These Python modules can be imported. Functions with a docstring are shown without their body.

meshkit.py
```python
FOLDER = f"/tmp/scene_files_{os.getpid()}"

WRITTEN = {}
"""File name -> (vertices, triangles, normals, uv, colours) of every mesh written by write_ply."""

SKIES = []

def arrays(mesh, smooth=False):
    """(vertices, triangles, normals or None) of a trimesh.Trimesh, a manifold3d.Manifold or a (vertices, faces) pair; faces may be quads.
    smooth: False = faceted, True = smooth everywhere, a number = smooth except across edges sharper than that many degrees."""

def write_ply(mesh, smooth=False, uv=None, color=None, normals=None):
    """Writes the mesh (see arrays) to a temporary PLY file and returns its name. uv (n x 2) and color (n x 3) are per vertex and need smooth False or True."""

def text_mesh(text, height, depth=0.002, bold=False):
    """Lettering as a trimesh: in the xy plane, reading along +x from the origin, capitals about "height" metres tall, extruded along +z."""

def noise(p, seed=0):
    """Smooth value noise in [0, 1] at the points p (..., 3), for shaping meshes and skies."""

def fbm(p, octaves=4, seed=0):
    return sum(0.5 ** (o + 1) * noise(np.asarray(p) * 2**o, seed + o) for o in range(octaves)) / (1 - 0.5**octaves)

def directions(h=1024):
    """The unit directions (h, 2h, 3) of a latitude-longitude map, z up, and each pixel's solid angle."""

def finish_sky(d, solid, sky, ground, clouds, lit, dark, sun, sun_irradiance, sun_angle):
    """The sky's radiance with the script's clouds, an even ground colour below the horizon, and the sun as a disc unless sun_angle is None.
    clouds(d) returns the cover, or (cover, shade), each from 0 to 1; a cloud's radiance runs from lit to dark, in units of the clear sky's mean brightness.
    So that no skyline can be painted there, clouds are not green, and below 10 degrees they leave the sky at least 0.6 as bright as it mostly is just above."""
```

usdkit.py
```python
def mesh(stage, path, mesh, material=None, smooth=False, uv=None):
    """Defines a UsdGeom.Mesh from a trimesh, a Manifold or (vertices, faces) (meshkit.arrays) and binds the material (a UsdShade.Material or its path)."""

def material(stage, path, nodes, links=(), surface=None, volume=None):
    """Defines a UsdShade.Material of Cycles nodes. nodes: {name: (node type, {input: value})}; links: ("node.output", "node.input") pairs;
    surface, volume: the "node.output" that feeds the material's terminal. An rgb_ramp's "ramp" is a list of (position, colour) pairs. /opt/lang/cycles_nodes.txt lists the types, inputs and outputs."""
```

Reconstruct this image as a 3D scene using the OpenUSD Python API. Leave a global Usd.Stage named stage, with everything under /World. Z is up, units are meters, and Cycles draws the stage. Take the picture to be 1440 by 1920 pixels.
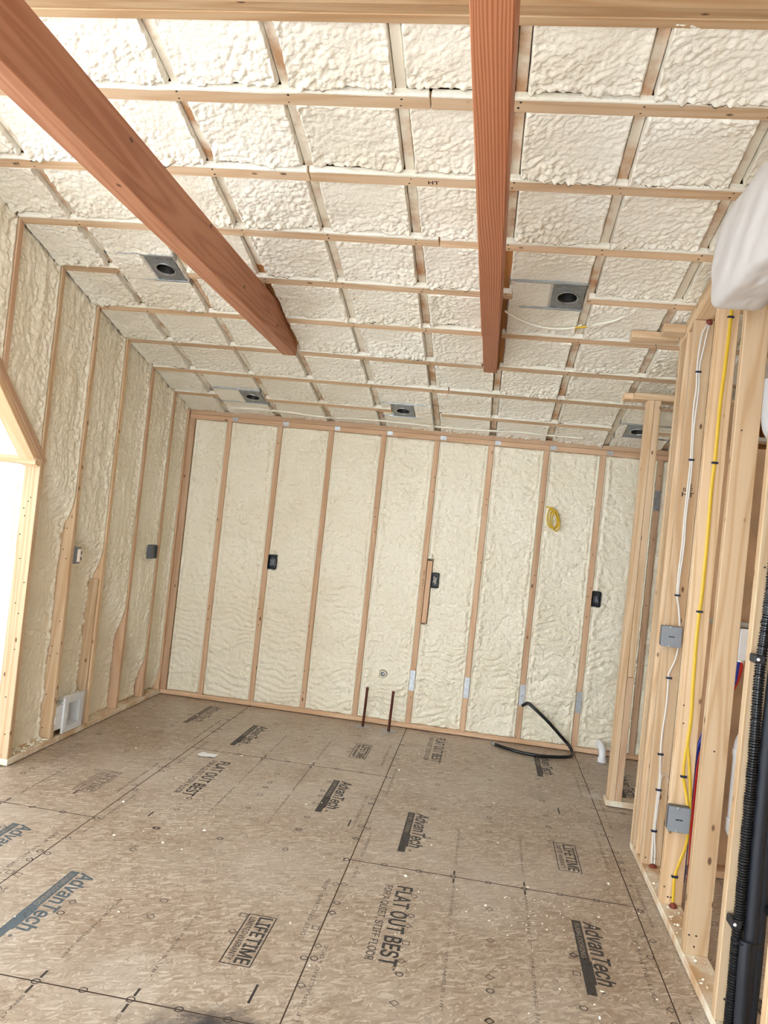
import math, random
import numpy as np
import trimesh
from scipy.ndimage import map_coordinates
from scipy.spatial import cKDTree
from pxr import Usd, UsdGeom, UsdLux, UsdShade, Gf, Sdf, Vt
import usdkit, meshkit

stage = Usd.Stage.CreateInMemory()
UsdGeom.SetStageUpAxis(stage, 'Z')
UsdGeom.SetStageMetersPerUnit(stage, 1.0)
world = UsdGeom.Xform.Define(stage, '/World')
stage.SetDefaultPrim(world.GetPrim())
UsdGeom.Scope.Define(stage, '/World/Looks')
T = Sdf.ValueTypeNames

# ------------------------------------------------------------------ camera, sky, exposure
EXPOSURE = 0.15
SKY = 3.3
cam = UsdGeom.Camera.Define(stage, '/World/camera')
CAM = np.array([2.406, -5.845, 1.490])
PITCH, ROLL, YAW = 0.01690, 0.10576, -0.13580
def cam_axes(rx, ry, rz):
    f = np.array([math.sin(rz) * math.cos(rx), math.cos(rz) * math.cos(rx), math.sin(rx)])
    r = np.array([math.cos(rz), -math.sin(rz), 0.0])
    u = np.cross(r, f)
    return r * math.cos(ry) + u * math.sin(ry), -r * math.sin(ry) + u * math.cos(ry), f
_r, _u, _f = cam_axes(PITCH, ROLL, YAW)
cam.AddTransformOp().Set(Gf.Matrix4d(*_r, 0, *_u, 0, *(-_f), 0, *CAM, 1))
cam.CreateHorizontalApertureAttr(36.0)
cam.CreateFocalLengthAttr(36.0 * 1464.2 / 1440.0)
cam.CreateClippingRangeAttr((0.05, 200.0))
cam.CreateExposureAttr(EXPOSURE)

dome = UsdLux.DomeLight.Define(stage, '/World/sky')
dome.CreateIntensityAttr(SKY)
dome.CreateColorAttr(Gf.Vec3f(0.84, 0.93, 1.0))

# ------------------------------------------------------------------ helpers
def srgb(r, g, b):
    return tuple((c / 255 / 12.92) if c / 255 < 0.04045 else ((c / 255 + 0.055) / 1.055) ** 2.4 for c in (r, g, b))

RND = random.Random(7)
used = {}
def path_for(name, parent=None):
    base = parent.GetPath().pathString if parent is not None else '/World'
    key = base + '/' + name
    n = used.get(key, 0)
    used[key] = n + 1
    return key if n == 0 else f'{key}_{n:03d}'

def tag(p, label=None, cat=None, group=None, kind=None):
    p = p.GetPrim() if hasattr(p, 'GetPrim') else p
    for k, v in (('label', label), ('category', cat), ('group', group), ('kind', kind)):
        if v:
            p.SetCustomDataByKey(k, v)
    return p

def thing(name, label, cat, group=None, kind=None, loc=(0, 0, 0)):
    x = UsdGeom.Xform.Define(stage, path_for(name))
    if tuple(loc) != (0, 0, 0):
        x.AddTranslateOp().Set(Gf.Vec3d(*map(float, loc)))
    return tag(x, label, cat, group, kind)

def put(name, mesh, mat, parent=None, smooth=False, gr=None, tint=None, loc=None):
    """One Mesh prim; loc: the parent's base, subtracted from the points. gr: (n,3) grain coordinates, tint: a number."""
    if not isinstance(mesh, tuple):
        mesh = (np.asarray(mesh.vertices), np.asarray(mesh.faces))
    v, f = np.asarray(mesh[0], float), np.asarray(mesh[1])
    if loc is not None:
        v = v - np.asarray(loc)
    if smooth and gr is None:
        m = usdkit.mesh(stage, path_for(name, parent), (v, f), mat, smooth=smooth)
    else:
        m = usdkit.mesh(stage, path_for(name, parent), (v, f), mat)
    if gr is not None:
        api = UsdGeom.PrimvarsAPI(m)
        api.CreatePrimvar('gr', T.Float3Array, 'vertex').Set(Vt.Vec3fArray.FromNumpy(np.asarray(gr, np.float32)))
        api.CreatePrimvar('tint', T.FloatArray, 'vertex').Set(Vt.FloatArray.FromNumpy(np.full(len(v), tint if tint is not None else RND.random(), np.float32)))
    return m.GetPrim()

def cat(ms):
    vs, fs, n = [], [], 0
    for m in ms:
        v, f = (np.asarray(m.vertices), np.asarray(m.faces)) if not isinstance(m, tuple) else m
        if f.shape[1] == 4:
            f = np.vstack([f[:, [0, 1, 2]], f[:, [0, 2, 3]]])
        vs.append(v); fs.append(f + n); n += len(v)
    return np.vstack(vs), np.vstack(fs)

def _cham():
    """Chamfered unit box template: 24 vertices by sign and face, scaled later."""
    pts, idx = [], {}
    for ax in range(3):
        for s in (-1, 1):
            for a in (-1, 1):
                for b in (-1, 1):
                    p = [0, 0, 0]; q = [0, 0, 0]
                    o = [k for k in range(3) if k != ax]
                    p[ax], p[o[0]], p[o[1]] = s, a, b
                    q[o[0]], q[o[1]] = -a, -b
                    idx[(ax, s, a, b)] = len(pts)
                    pts.append((p, q))
    P = np.array([p for p, _ in pts], float); Q = np.array([q for _, q in pts], float)
    h = trimesh.convex.convex_hull(P * 1.0 + Q * 0.1)
    t = cKDTree(P + Q * 0.1)
    f = t.query(h.vertices)[1][h.faces]
    return P, Q, f
CP, CQ, CF = _cham()
def cbox(size, c=0.003):
    size = np.asarray(size, float)
    c = min(c, size.min() * 0.3)
    return CP * size / 2 + CQ * c, CF.copy()

def boxm(x, y, z, c=0.0):
    """Plain or chamfered axis-aligned box from ranges."""
    s = np.array([x[1] - x[0], y[1] - y[0], z[1] - z[0]]); o = np.array([x[0] + x[1], y[0] + y[1], z[0] + z[1]]) / 2
    if c:
        v, f = cbox(s, c)
        return v + o, f
    b = trimesh.creation.box(s)
    return np.asarray(b.vertices) + o, np.asarray(b.faces)

def board(name, x, y, z, mat, parent=None, axis=None, c=0.0025, shear=None, tint=None, rot=None, seed=None):
    """A length of lumber as one mesh. axis: 0, 1, 2, its long direction; shear(v) may bend the points afterwards."""
    rng = RND if seed is None else random.Random(seed)
    s = np.array([x[1] - x[0], y[1] - y[0], z[1] - z[0]]); o = np.array([x[0] + x[1], y[0] + y[1], z[0] + z[1]]) / 2
    v, f = cbox(s, c)
    ax = int(np.argmax(s)) if axis is None else axis
    oth = [k for k in range(3) if k != ax]
    off = np.array([rng.uniform(0, 60), rng.uniform(0, 60), rng.uniform(0, 60)])
    gr = np.stack([v[:, ax], v[:, oth[0]] + 0.02, v[:, oth[1]] - 0.035], 1) + off
    v = v + o
    if shear is not None:
        v = shear(v)
    return put(name, (v, f), mat, parent, gr=gr, tint=rng.random() if tint is None else tint)

def catmull(p, n=10):
    p = np.asarray(p, float)
    if len(p) < 3:
        return np.linspace(p[0], p[-1], n)
    q = np.vstack([2 * p[0] - p[1], p, 2 * p[-1] - p[-2]])
    out = []
    t = np.linspace(0, 1, n, endpoint=False)[:, None]
    for i in range(1, len(q) - 2):
        a, b, c_, d = q[i - 1:i + 3]
        out.append(0.5 * (2 * b + (c_ - a) * t + (2 * a - 5 * b + 4 * c_ - d) * t ** 2 + (3 * b - a - 3 * c_ + d) * t ** 3))
    return np.vstack([np.vstack(out), p[-1:]])

def tube(pts, r, seg=10, flat=None, up=(0, 0, 1), rad=None):
    """Swept tube, capped. flat: second radius along the 'out' direction. rad: per-ring scale."""
    p = np.asarray(pts, float)
    t = np.gradient(p, axis=0)
    t /= np.maximum(np.linalg.norm(t, axis=1, keepdims=True), 1e-9)
    a = np.asarray(up, float)
    vs = []
    prev = None
    for i in range(len(p)):
        if prev is None:
            ref = a if abs(t[i] @ a) < 0.9 else np.array([0, 1.0, 0.1])
            s = np.cross(t[i], ref)
        else:
            s = prev - t[i] * (prev @ t[i])
        s /= np.linalg.norm(s); prev = s
        o = np.cross(t[i], s)
        k = 1 if rad is None else rad[i]
        th = np.arange(seg) / seg * 2 * np.pi
        vs.append(p[i] + k * (np.cos(th)[:, None] * s * r + np.sin(th)[:, None] * o * (flat or r)))
    n = len(p)
    v = np.vstack(vs + [p[:1], p[-1:]])
    f = []
    for i in range(n - 1):
        for j in range(seg):
            k = (j + 1) % seg
            A, B, C, D = i * seg + j, i * seg + k, (i + 1) * seg + k, (i + 1) * seg + j
            f += [(A, B, C), (A, C, D)]
    for j in range(seg):
        k = (j + 1) % seg
        f += [(n * seg, k, j), (n * seg + 1, (n - 1) * seg + j, (n - 1) * seg + k)]
    return v, np.array(f)

def lathe(profile, seg=32, origin=(0, 0, 0), axis=(0, 0, 1)):
    pr = np.asarray(profile, float)
    m = trimesh.creation.revolve(pr, sections=seg)
    z = np.array([0, 0, 1.0]); a = np.asarray(axis, float); a /= np.linalg.norm(a)
    m.apply_transform(trimesh.geometry.align_vectors(z, a))
    m.apply_translation(origin)
    return np.asarray(m.vertices), np.asarray(m.faces)

# ------------------------------------------------------------------ noise for real relief
_lat = np.random.default_rng(11).random((12, 256, 256)).astype(np.float32)
def n2(x, y, k=0):
    """Smooth noise 0..1, unit cell."""
    return map_coordinates(_lat[k % 12], [np.mod(x, 256), np.mod(y, 256)], order=1 if False else 2, mode='grid-wrap', prefilter=False)
def f2(x, y, o=3, k=0):
    return sum(0.5 ** (i + 1) * n2(x * 2 ** i + 17.3 * i, y * 2 ** i + 5.1 * i, k + i) for i in range(o)) / (1 - 0.5 ** o)
_rb = np.random.default_rng(5)
_W = 3.0
def _bubbles(sp):
    g = np.arange(0, _W, sp)
    X, Y = np.meshgrid(g, g)
    p = np.stack([X.ravel(), Y.ravel()], 1) + _rb.uniform(-0.45, 0.45, (X.size, 2)) * sp
    return cKDTree(np.mod(p, _W), boxsize=_W), _rb.uniform(0.45, 1.0, X.size)
_BB = {s: _bubbles(s) for s in (0.016, 0.028, 0.05)}
def bub(x, y, sp):
    """Rounded lumps, 0..1, about sp metres apart."""
    t, r = _BB[sp]
    d, i = t.query(np.stack([np.mod(x, _W), np.mod(y, _W)], -1).reshape(-1, 2), k=2, workers=1)
    h = r[i] - (d / (0.85 * sp)) ** 2
    return np.maximum(h[:, 0], h[:, 1]).clip(-0.6).reshape(x.shape)

def sstep(a, b, x):
    t = np.clip((x - a) / (b - a), 0, 1)
    return t * t * (3 - 2 * t)

def gridfaces(nu, nv, flip=False):
    i = np.arange(nu * nv).reshape(nu, nv)
    a, b, c, d = i[:-1, :-1].ravel(), i[1:, :-1].ravel(), i[1:, 1:].ravel(), i[:-1, 1:].ravel()
    f = np.vstack([np.stack([a, b, c], 1), np.stack([a, c, d], 1)])
    return f[:, ::-1] if flip else f

# ------------------------------------------------------------------ materials
LK = '/World/Looks/'
def mat(name, nodes, links=(), surface=None, volume=None):
    return usdkit.material(stage, LK + name, nodes, links, surface=surface, volume=volume)

def plain(name, col, rough=0.5, metal=0.0, spec=0.5, bump=0.0, bscale=60, **kw):
    n = {'p': ('principled_bsdf', dict(base_color=col, roughness=rough, metallic=metal, specular_ior_level=spec, **kw))}
    l = []
    if bump:
        n['g'] = ('geometry', {})
        n['n'] = ('noise_texture', dict(scale=bscale, detail=3))
        n['b'] = ('bump', dict(strength=bump, distance=0.01))
        n['r'] = ('rgb_ramp', dict(ramp=[(0.3, tuple(c * 0.82 for c in col)), (0.7, tuple(min(1, c * 1.1) for c in col))]))
        l = [('g.position', 'n.vector'), ('n.fac', 'b.height'), ('b.normal', 'p.normal'), ('n.fac', 'r.fac'), ('r.color', 'p.base_color')]
    return mat(name, n, l, surface='p.BSDF')

def wood(name, light, dark, knot, ring=11.0, lines=0.0, contrast=0.5, spray=0.0, rough=0.65, knots=1.0, tintrange=(0.82, 1.12)):
    """Sawn lumber: contours of a stretched noise are the growth rings, plus fibre and knots. gr = (along, across, across)."""
    n = {
        'a': ('attribute', {'attribute': 'gr'}), 't': ('attribute', {'attribute': 'tint'}),
        'm1': ('mapping', dict(scale=(0.55, 9.0, 9.0))), 'n1': ('noise_texture', dict(scale=1.0, detail=1.5, roughness=0.45, distortion=0.25)),
        'k1': ('math', dict(math_type='multiply', value2=ring * 6.2831)), 'k2': ('math', dict(math_type='sine')),
        'k3': ('math', dict(math_type='multiply_add', value2=0.5, value3=0.5)), 'k4': ('math', dict(math_type='power', value2=1.6)),
        'm2': ('mapping', dict(scale=(3.0, 160.0, 160.0))), 'n2': ('noise_texture', dict(scale=1.0, detail=3.0)),
        'm3': ('mapping', dict(scale=(0.8, 5.0, 5.0))), 'n3': ('noise_texture', dict(scale=1.0, detail=2.0)),
        'w': ('math', dict(math_type='multiply_add', value2=0.35, value3=0.0)), 'n3h': ('math', dict(math_type='multiply', value2=0.5)),
        'w2': ('math', dict(math_type='multiply_add', value2=contrast)),
        'c': ('rgb_ramp', dict(ramp=[(0.0, light), (0.9, dark)])),
        'mk': ('mapping', dict(scale=(8.0, 17.0, 17.0))), 'vk': ('voronoi_texture', dict(scale=1.0, feature='f1', randomness=1.0)),
        'sk': ('separate_color', {}), 'gk': ('math', dict(math_type='greater_than', value2=1.0 - 0.22 * knots)),
        'rk': ('map_range', dict(from_min=0.15, from_max=0.08, to_min=0.0, to_max=0.85, clamp=True)),
        'fk': ('math', dict(math_type='multiply')), 'ck': ('mix_color', dict(b=knot)),
        'tm': ('map_range', dict(from_min=0, from_max=1, to_min=tintrange[0], to_max=tintrange[1])),
        'tc': ('combine_color', {}), 'mc': ('mix_color', dict(blend_type='multiply', fac=1.0)),
        'b': ('bump', dict(strength=0.25, distance=0.002)), 'p': ('principled_bsdf', dict(roughness=rough, specular_ior_level=0.25)),
    }
    l = [('a.vector', 'm1.vector'), ('m1.vector', 'n1.vector'), ('n1.fac', 'k1.value1'), ('k1.value', 'k2.value1'), ('k2.value', 'k3.value1'), ('k3.value', 'k4.value1'),
         ('a.vector', 'm2.vector'), ('m2.vector', 'n2.vector'), ('a.vector', 'm3.vector'), ('m3.vector', 'n3.vector'),
         ('n2.fac', 'w.value1'), ('n3.fac', 'n3h.value1'), ('n3h.value', 'w.value3'), ('k4.value', 'w2.value1'), ('w.value', 'w2.value3'), ('w2.value', 'c.fac'),
         ('a.vector', 'mk.vector'), ('mk.vector', 'vk.vector'), ('vk.color', 'sk.color'), ('sk.r', 'gk.value1'), ('vk.distance', 'rk.value'),
         ('gk.value', 'fk.value1'), ('rk.result', 'fk.value2'), ('fk.value', 'ck.fac'), ('c.color', 'ck.a'),
         ('t.fac', 'tm.value'), ('tm.result', 'tc.r'), ('tm.result', 'tc.g'), ('tm.result', 'tc.b'), ('ck.result', 'mc.a'), ('tc.color', 'mc.b'),
         ('n2.fac', 'b.height'), ('b.normal', 'p.normal')]
    if lines:   # straight vertical grain: evenly spaced rings across the board
        n['sx'] = ('separate_xyz', {}); n['ml'] = ('math', dict(math_type='multiply_add', value2=lines * 6.2831))
        l = [x for x in l if x[1] != 'k2.value1'] + [('a.vector', 'sx.vector'), ('sx.y', 'ml.value1'), ('k1.value', 'ml.value3'), ('ml.value', 'k2.value1')]
    if spray:   # foam overspray that stuck to the wood in drifting patches
        n['g'] = ('geometry', {})
        n['ns'] = ('noise_texture', dict(scale=5.5, detail=4.0, roughness=0.6))
        n['rs'] = ('map_range', dict(from_min=0.62 - 0.3 * spray, from_max=0.82 - 0.3 * spray, to_min=0.0, to_max=0.93, clamp=True))
        n['cs'] = ('mix_color', dict(b=srgb(232, 224, 206)))
        l += [('g.position', 'ns.vector'), ('ns.fac', 'rs.value'), ('rs.result', 'cs.fac'), ('mc.result', 'cs.a'), ('cs.result', 'p.base_color')]
    else:
        l += [('mc.result', 'p.base_color')]
    return mat(name, n, l, surface='p.BSDF')

M = {}
M['pine'] = wood('pine', srgb(228, 205, 174), srgb(202, 169, 132), srgb(92, 58, 38), ring=8, contrast=0.5, knots=2.6)
M['pine_red'] = wood('pine_red', srgb(220, 190, 160), srgb(198, 160, 128), srgb(86, 52, 36), ring=8, contrast=0.4)
M['strap'] = wood('strap', srgb(228, 203, 172), srgb(202, 168, 132), srgb(84, 54, 38), ring=8, contrast=0.42, knots=0.7)
M['rafter'] = wood('rafter', srgb(210, 172, 136), srgb(184, 136, 96), srgb(80, 46, 30), ring=8, contrast=0.4, spray=0.92)
M['backing'] = wood('backing', srgb(204, 148, 94), srgb(166, 110, 62), srgb(80, 46, 30), ring=8, contrast=0.4)
M['fir'] = wood('fir', srgb(206, 144, 108), srgb(152, 88, 56), srgb(60, 30, 20), ring=11, lines=150, contrast=0.5, knots=0.3, rough=0.55, tintrange=(1.0, 1.0))
M['fir_side'] = wood('fir_side', srgb(200, 146, 114), srgb(160, 102, 72), srgb(70, 36, 24), ring=10, contrast=0.38, knots=0.5, rough=0.55, tintrange=(1.0, 1.0))
M['ridge'] = wood('ridge', srgb(220, 192, 156), srgb(190, 152, 112), srgb(84, 54, 38), ring=8, contrast=0.4, knots=0.5)
M['dusty'] = wood('dusty', srgb(214, 186, 150), srgb(186, 150, 112), srgb(92, 58, 36), ring=8, contrast=0.35, spray=0.75)

def foam_mat(name, light, dark, scale, dist, st, dep):
    n = {'g': ('geometry', {}), 'n1': ('noise_texture', dict(scale=2.2, detail=3.0)), 'n2': ('noise_texture', dict(scale=scale, detail=3.0, roughness=0.5, distortion=dist)),
         'n3': ('noise_texture', dict(scale=260.0, detail=2.0)),
         'r': ('rgb_ramp', dict(ramp=[(0.3, dark), (0.72, light)])), 'b': ('bump', dict(strength=st, distance=dep)), 'b2': ('bump', dict(strength=0.25, distance=0.001)),
         'p': ('principled_bsdf', dict(roughness=0.4, specular_ior_level=0.45))}
    l = [('g.position', 'n1.vector'), ('g.position', 'n2.vector'), ('g.position', 'n3.vector'), ('n1.fac', 'r.fac'), ('r.color', 'p.base_color'),
         ('n3.fac', 'b2.height'), ('b2.normal', 'b.normal'), ('n2.fac', 'b.height'), ('b.normal', 'p.normal')]
    return mat(name, n, l, surface='p.BSDF')
M['foam'] = foam_mat('foam', srgb(244, 240, 229), srgb(232, 225, 208), 42.0, 0.3, 0.55, 0.010)
M['foam_wall'] = foam_mat('foam_wall', srgb(245, 239, 221), srgb(236, 228, 206), 30.0, 0.25, 0.8, 0.016)

def osb_mat():
    n = {'g': ('geometry', {})}
    l = []
    prev = None
    for i, (ang, sx, sy) in enumerate(((0.3, 34, 150), (1.15, 30, 135), (2.1, 40, 175), (2.75, 28, 120))):
        n[f'o{i}'] = ('mapping', dict(rotation=(0, 0, ang), location=(i * 3.7, i * 1.9, 0)))
        n[f'm{i}'] = ('mapping', dict(scale=(sx, sy, 1.0)))
        n[f'd{i}'] = ('noise_texture', dict(scale=6.0 + i, detail=2.0))
        n[f'dm{i}'] = ('mix_color', dict(blend_type='linear_light', fac=0.025))
        n[f'v{i}'] = ('voronoi_texture', dict(scale=1.0, feature='f1', dimensions='2D'))
        n[f's{i}'] = ('separate_color', {})
        l += [('g.position', f'd{i}.vector'), ('g.position', f'dm{i}.a'), (f'd{i}.color', f'dm{i}.b'), (f'dm{i}.result', f'o{i}.vector'), (f'o{i}.vector', f'm{i}.vector'), (f'm{i}.vector', f'v{i}.vector'), (f'v{i}.color', f's{i}.color')]
    # strands lie over each other: the second random value of a layer decides where it is on top
    n['c0'] = ('rgb_ramp', dict(ramp=[(0.0, srgb(146, 128, 110)), (0.35, srgb(163, 146, 128)), (0.7, srgb(174, 157, 140)), (1.0, srgb(190, 177, 162))]))
    l += [('s0.r', 'c0.fac')]
    prev = 'c0.color'
    for i in (1, 2, 3):
        n[f'g{i}'] = ('math', dict(math_type='greater_than', value2=0.55))
        n[f'c{i}'] = ('rgb_ramp', dict(ramp=[(0.0, srgb(141, 122, 104)), (0.3, srgb(160, 142, 124)), (0.7, srgb(172, 155, 138)), (1.0, srgb(200, 188, 174))]))
        n[f'x{i}'] = ('mix_color', {})
        l += [(f's{i}.g', f'g{i}.value1'), (f's{i}.r', f'c{i}.fac'), (f'g{i}.value', f'x{i}.fac'), (prev, f'x{i}.a'), (f'c{i}.color', f'x{i}.b')]
        prev = f'x{i}.result'
    # thin dark flecks between strands
    n['of'] = ('mapping', dict(rotation=(0, 0, 0.5))); n['mf'] = ('mapping', dict(scale=(35, 110, 1))); n['nf'] = ('noise_texture', dict(scale=1.0, detail=2.0, distortion=3.0))
    n['rf'] = ('map_range', dict(from_min=0.61, from_max=0.72, to_min=0.0, to_max=0.55, clamp=True)); n['xf'] = ('mix_color', dict(b=srgb(110, 90, 74)))
    l += [('g.position', 'of.vector'), ('of.vector', 'mf.vector'), ('mf.vector', 'nf.vector'), ('nf.fac', 'rf.value'), ('rf.result', 'xf.fac'), (prev, 'xf.a')]
    # wear: scuffed pale dust in broad drifts, and site dirt
    n['nd'] = ('noise_texture', dict(scale=1.5, detail=5.0, roughness=0.6)); n['rd'] = ('map_range', dict(from_min=0.42, from_max=0.75, to_min=0.0, to_max=0.5, clamp=True)); n['xd'] = ('mix_color', dict(b=srgb(204, 196, 186)))
    l += [('g.position', 'nd.vector'), ('nd.fac', 'rd.value'), ('rd.result', 'xd.fac'), ('xf.result', 'xd.a')]
    n['ne'] = ('noise_texture', dict(scale=2.6, detail=5.0, roughness=0.65)); n['re'] = ('map_range', dict(from_min=0.52, from_max=0.78, to_min=0.0, to_max=0.45, clamp=True)); n['xe'] = ('mix_color', dict(b=srgb(124, 98, 78)))
    l += [('g.position', 'ne.vector'), ('ne.fac', 're.value'), ('re.result', 'xe.fac'), ('xd.result', 'xe.a')]
    # a dark spill on the boards
    n['sd'] = ('vector_math', dict(math_type='subtract', vector2=(1.80, -3.72, 0.0))); n['ss'] = ('vector_math', dict(math_type='multiply', vector2=(1.0, 1.35, 0.0)))
    n['sl'] = ('vector_math', dict(math_type='length')); n['sn'] = ('noise_texture', dict(scale=13.0, detail=5.0, roughness=0.65)); n['sm'] = ('math', dict(math_type='multiply_add', value2=0.34))
    n['sr'] = ('map_range', dict(from_min=0.44, from_max=0.30, to_min=0.0, to_max=0.92, clamp=True)); n['xs'] = ('mix_color', dict(b=srgb(40, 42, 52)))
    l += [('g.position', 'sd.vector1'), ('sd.vector', 'ss.vector1'), ('ss.vector', 'sl.vector1'), ('g.position', 'sn.vector'), ('sn.fac', 'sm.value1'), ('sl.value', 'sm.value3'), ('sm.value', 'sr.value'), ('sr.result', 'xs.fac'), ('xe.result', 'xs.a')]
    n['b'] = ('bump', dict(strength=0.25, distance=0.002)); n['p'] = ('principled_bsdf', dict(roughness=0.36, specular_ior_level=0.5))
    l += [('s1.r', 'b.height'), ('b.normal', 'p.normal'), ('xs.result', 'p.base_color')]
    return mat('osb', n, l, surface='p.BSDF')
M['osb'] = osb_mat()
M['board'] = plain('bare_board', srgb(206, 174, 138), 0.7, bump=0.1, bscale=8)

def ink(name, col, wear):
    n = {'g': ('geometry', {}), 'n': ('noise_texture', dict(scale=42.0, detail=6.0, roughness=0.75)), 'r': ('map_range', dict(from_min=wear - 0.06, from_max=wear + 0.06, to_min=1.0, to_max=0.08, clamp=True)),
         'd': ('principled_bsdf', dict(base_color=col, roughness=0.55, specular_ior_level=0.3)), 't': ('transparent_bsdf', {}), 'x': ('mix_closure', {})}
    return mat(name, n, [('g.position', 'n.vector'), ('n.fac', 'r.value'), ('r.result', 'x.fac'), ('t.BSDF', 'x.closure1'), ('d.BSDF', 'x.closure2')], surface='x.closure')
M['ink'] = ink('ink', srgb(62, 60, 60), 0.62)
M['ink_solid'] = ink('ink_solid', srgb(62, 58, 56), 0.72)
M['ink_blue'] = ink('ink_blue', srgb(86, 98, 106), 0.60)
M['ink_faint'] = ink('ink_faint', srgb(112, 104, 98), 0.50)
M['ink_knock'] = ink('ink_knock', srgb(150, 138, 124), 0.62)
M['galv'] = plain('galvanized_steel', srgb(178, 182, 186), 0.42, 0.85, bump=0.15, bscale=45)
M['galv_dull'] = plain('dull_steel', srgb(150, 155, 160), 0.5, 0.75, bump=0.15, bscale=50)
M['can_dark'] = plain('can_interior', srgb(48, 46, 44), 0.5, 0.3)
M['black_box'] = plain('black_plastic', srgb(34, 35, 40), 0.45)
M['grey_box'] = plain('grey_plastic', srgb(136, 142, 150), 0.5)
M['grey_dark'] = plain('dark_grey_plastic', srgb(88, 92, 98), 0.5)
M['steel_box'] = plain('steel_box', srgb(120, 124, 128), 0.4, 0.6)
M['black'] = plain('black_rubber', srgb(26, 27, 30), 0.22)
M['black_foam'] = plain('black_foam_rubber', srgb(30, 34, 44), 0.6)
M['white_plastic'] = plain('white_plastic', srgb(232, 234, 238), 0.3)
M['white_cable'] = plain('white_cable', srgb(214, 210, 204), 0.4)
M['yellow'] = plain('yellow_cable', srgb(214, 178, 48), 0.4)
M['staple'] = plain('staple_plastic', srgb(28, 36, 62), 0.45)
M['red'] = plain('red_pipe', srgb(190, 22, 26), 0.35)
M['blue'] = plain('blue_pipe', srgb(28, 44, 150), 0.35)
M['copper'] = plain('copper_pipe', srgb(92, 48, 36), 0.38, 0.6)
M['sealant'] = plain('red_sealant', srgb(118, 50, 38), 0.7)
M['gap'] = plain('dark_gap_shade', srgb(70, 54, 42), 0.8)  # dark tone standing in for the shade inside the floor seams
M['nail'] = plain('nail_steel', srgb(70, 62, 56), 0.5, 0.4)
M['crumb'] = plain('foam_crumb', srgb(244, 240, 228), 0.7)
M['device'] = plain('device_white', srgb(226, 214, 198), 0.4)
M['stamp'] = plain('stamp_ink', srgb(52, 42, 38), 0.7)
M['film'] = mat('clear_film', {'d': ('principled_bsdf', dict(base_color=(0.85, 0.87, 0.9), roughness=0.12, specular_ior_level=0.6)), 't': ('transparent_bsdf', {}), 'x': ('mix_closure', dict(fac=0.28))},
                [('t.BSDF', 'x.closure1'), ('d.BSDF', 'x.closure2')], surface='x.closure')
M['wrap'] = mat('milky_wrap', {'d': ('principled_bsdf', dict(base_color=srgb(226, 223, 222), roughness=0.38, specular_ior_level=0.5)), 't': ('translucent_bsdf', dict(color=srgb(235, 235, 238))), 'x': ('mix_closure', dict(fac=0.25))},
                [('d.BSDF', 'x.closure1'), ('t.BSDF', 'x.closure2')], surface='x.closure')

# ------------------------------------------------------------------ dimensions
SL, Z0 = 0.2335, 2.237                     # roof slope; underside of the strapping at the back wall
RIDGE_Y = -3.52
def zc(y):                                  # underside of the strapping
    return Z0 - SL * np.asarray(y, float)
NRM = np.array([0, -SL, -1.0]) / math.hypot(SL, 1)   # pointing down into the room, square to the slope
SLN = np.array([0, -1.0, SL]) / math.hypot(SL, 1)    # up the slope, towards the camera
XR = 3.268                                  # room face of the right stud wall
RAFT = [0.300 + 0.412 * i for i in range(12)]
STRAP_Y = [-0.285 - 0.4065 * k for k in range(8)]   # lower edges
X_END = 4.75

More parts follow.
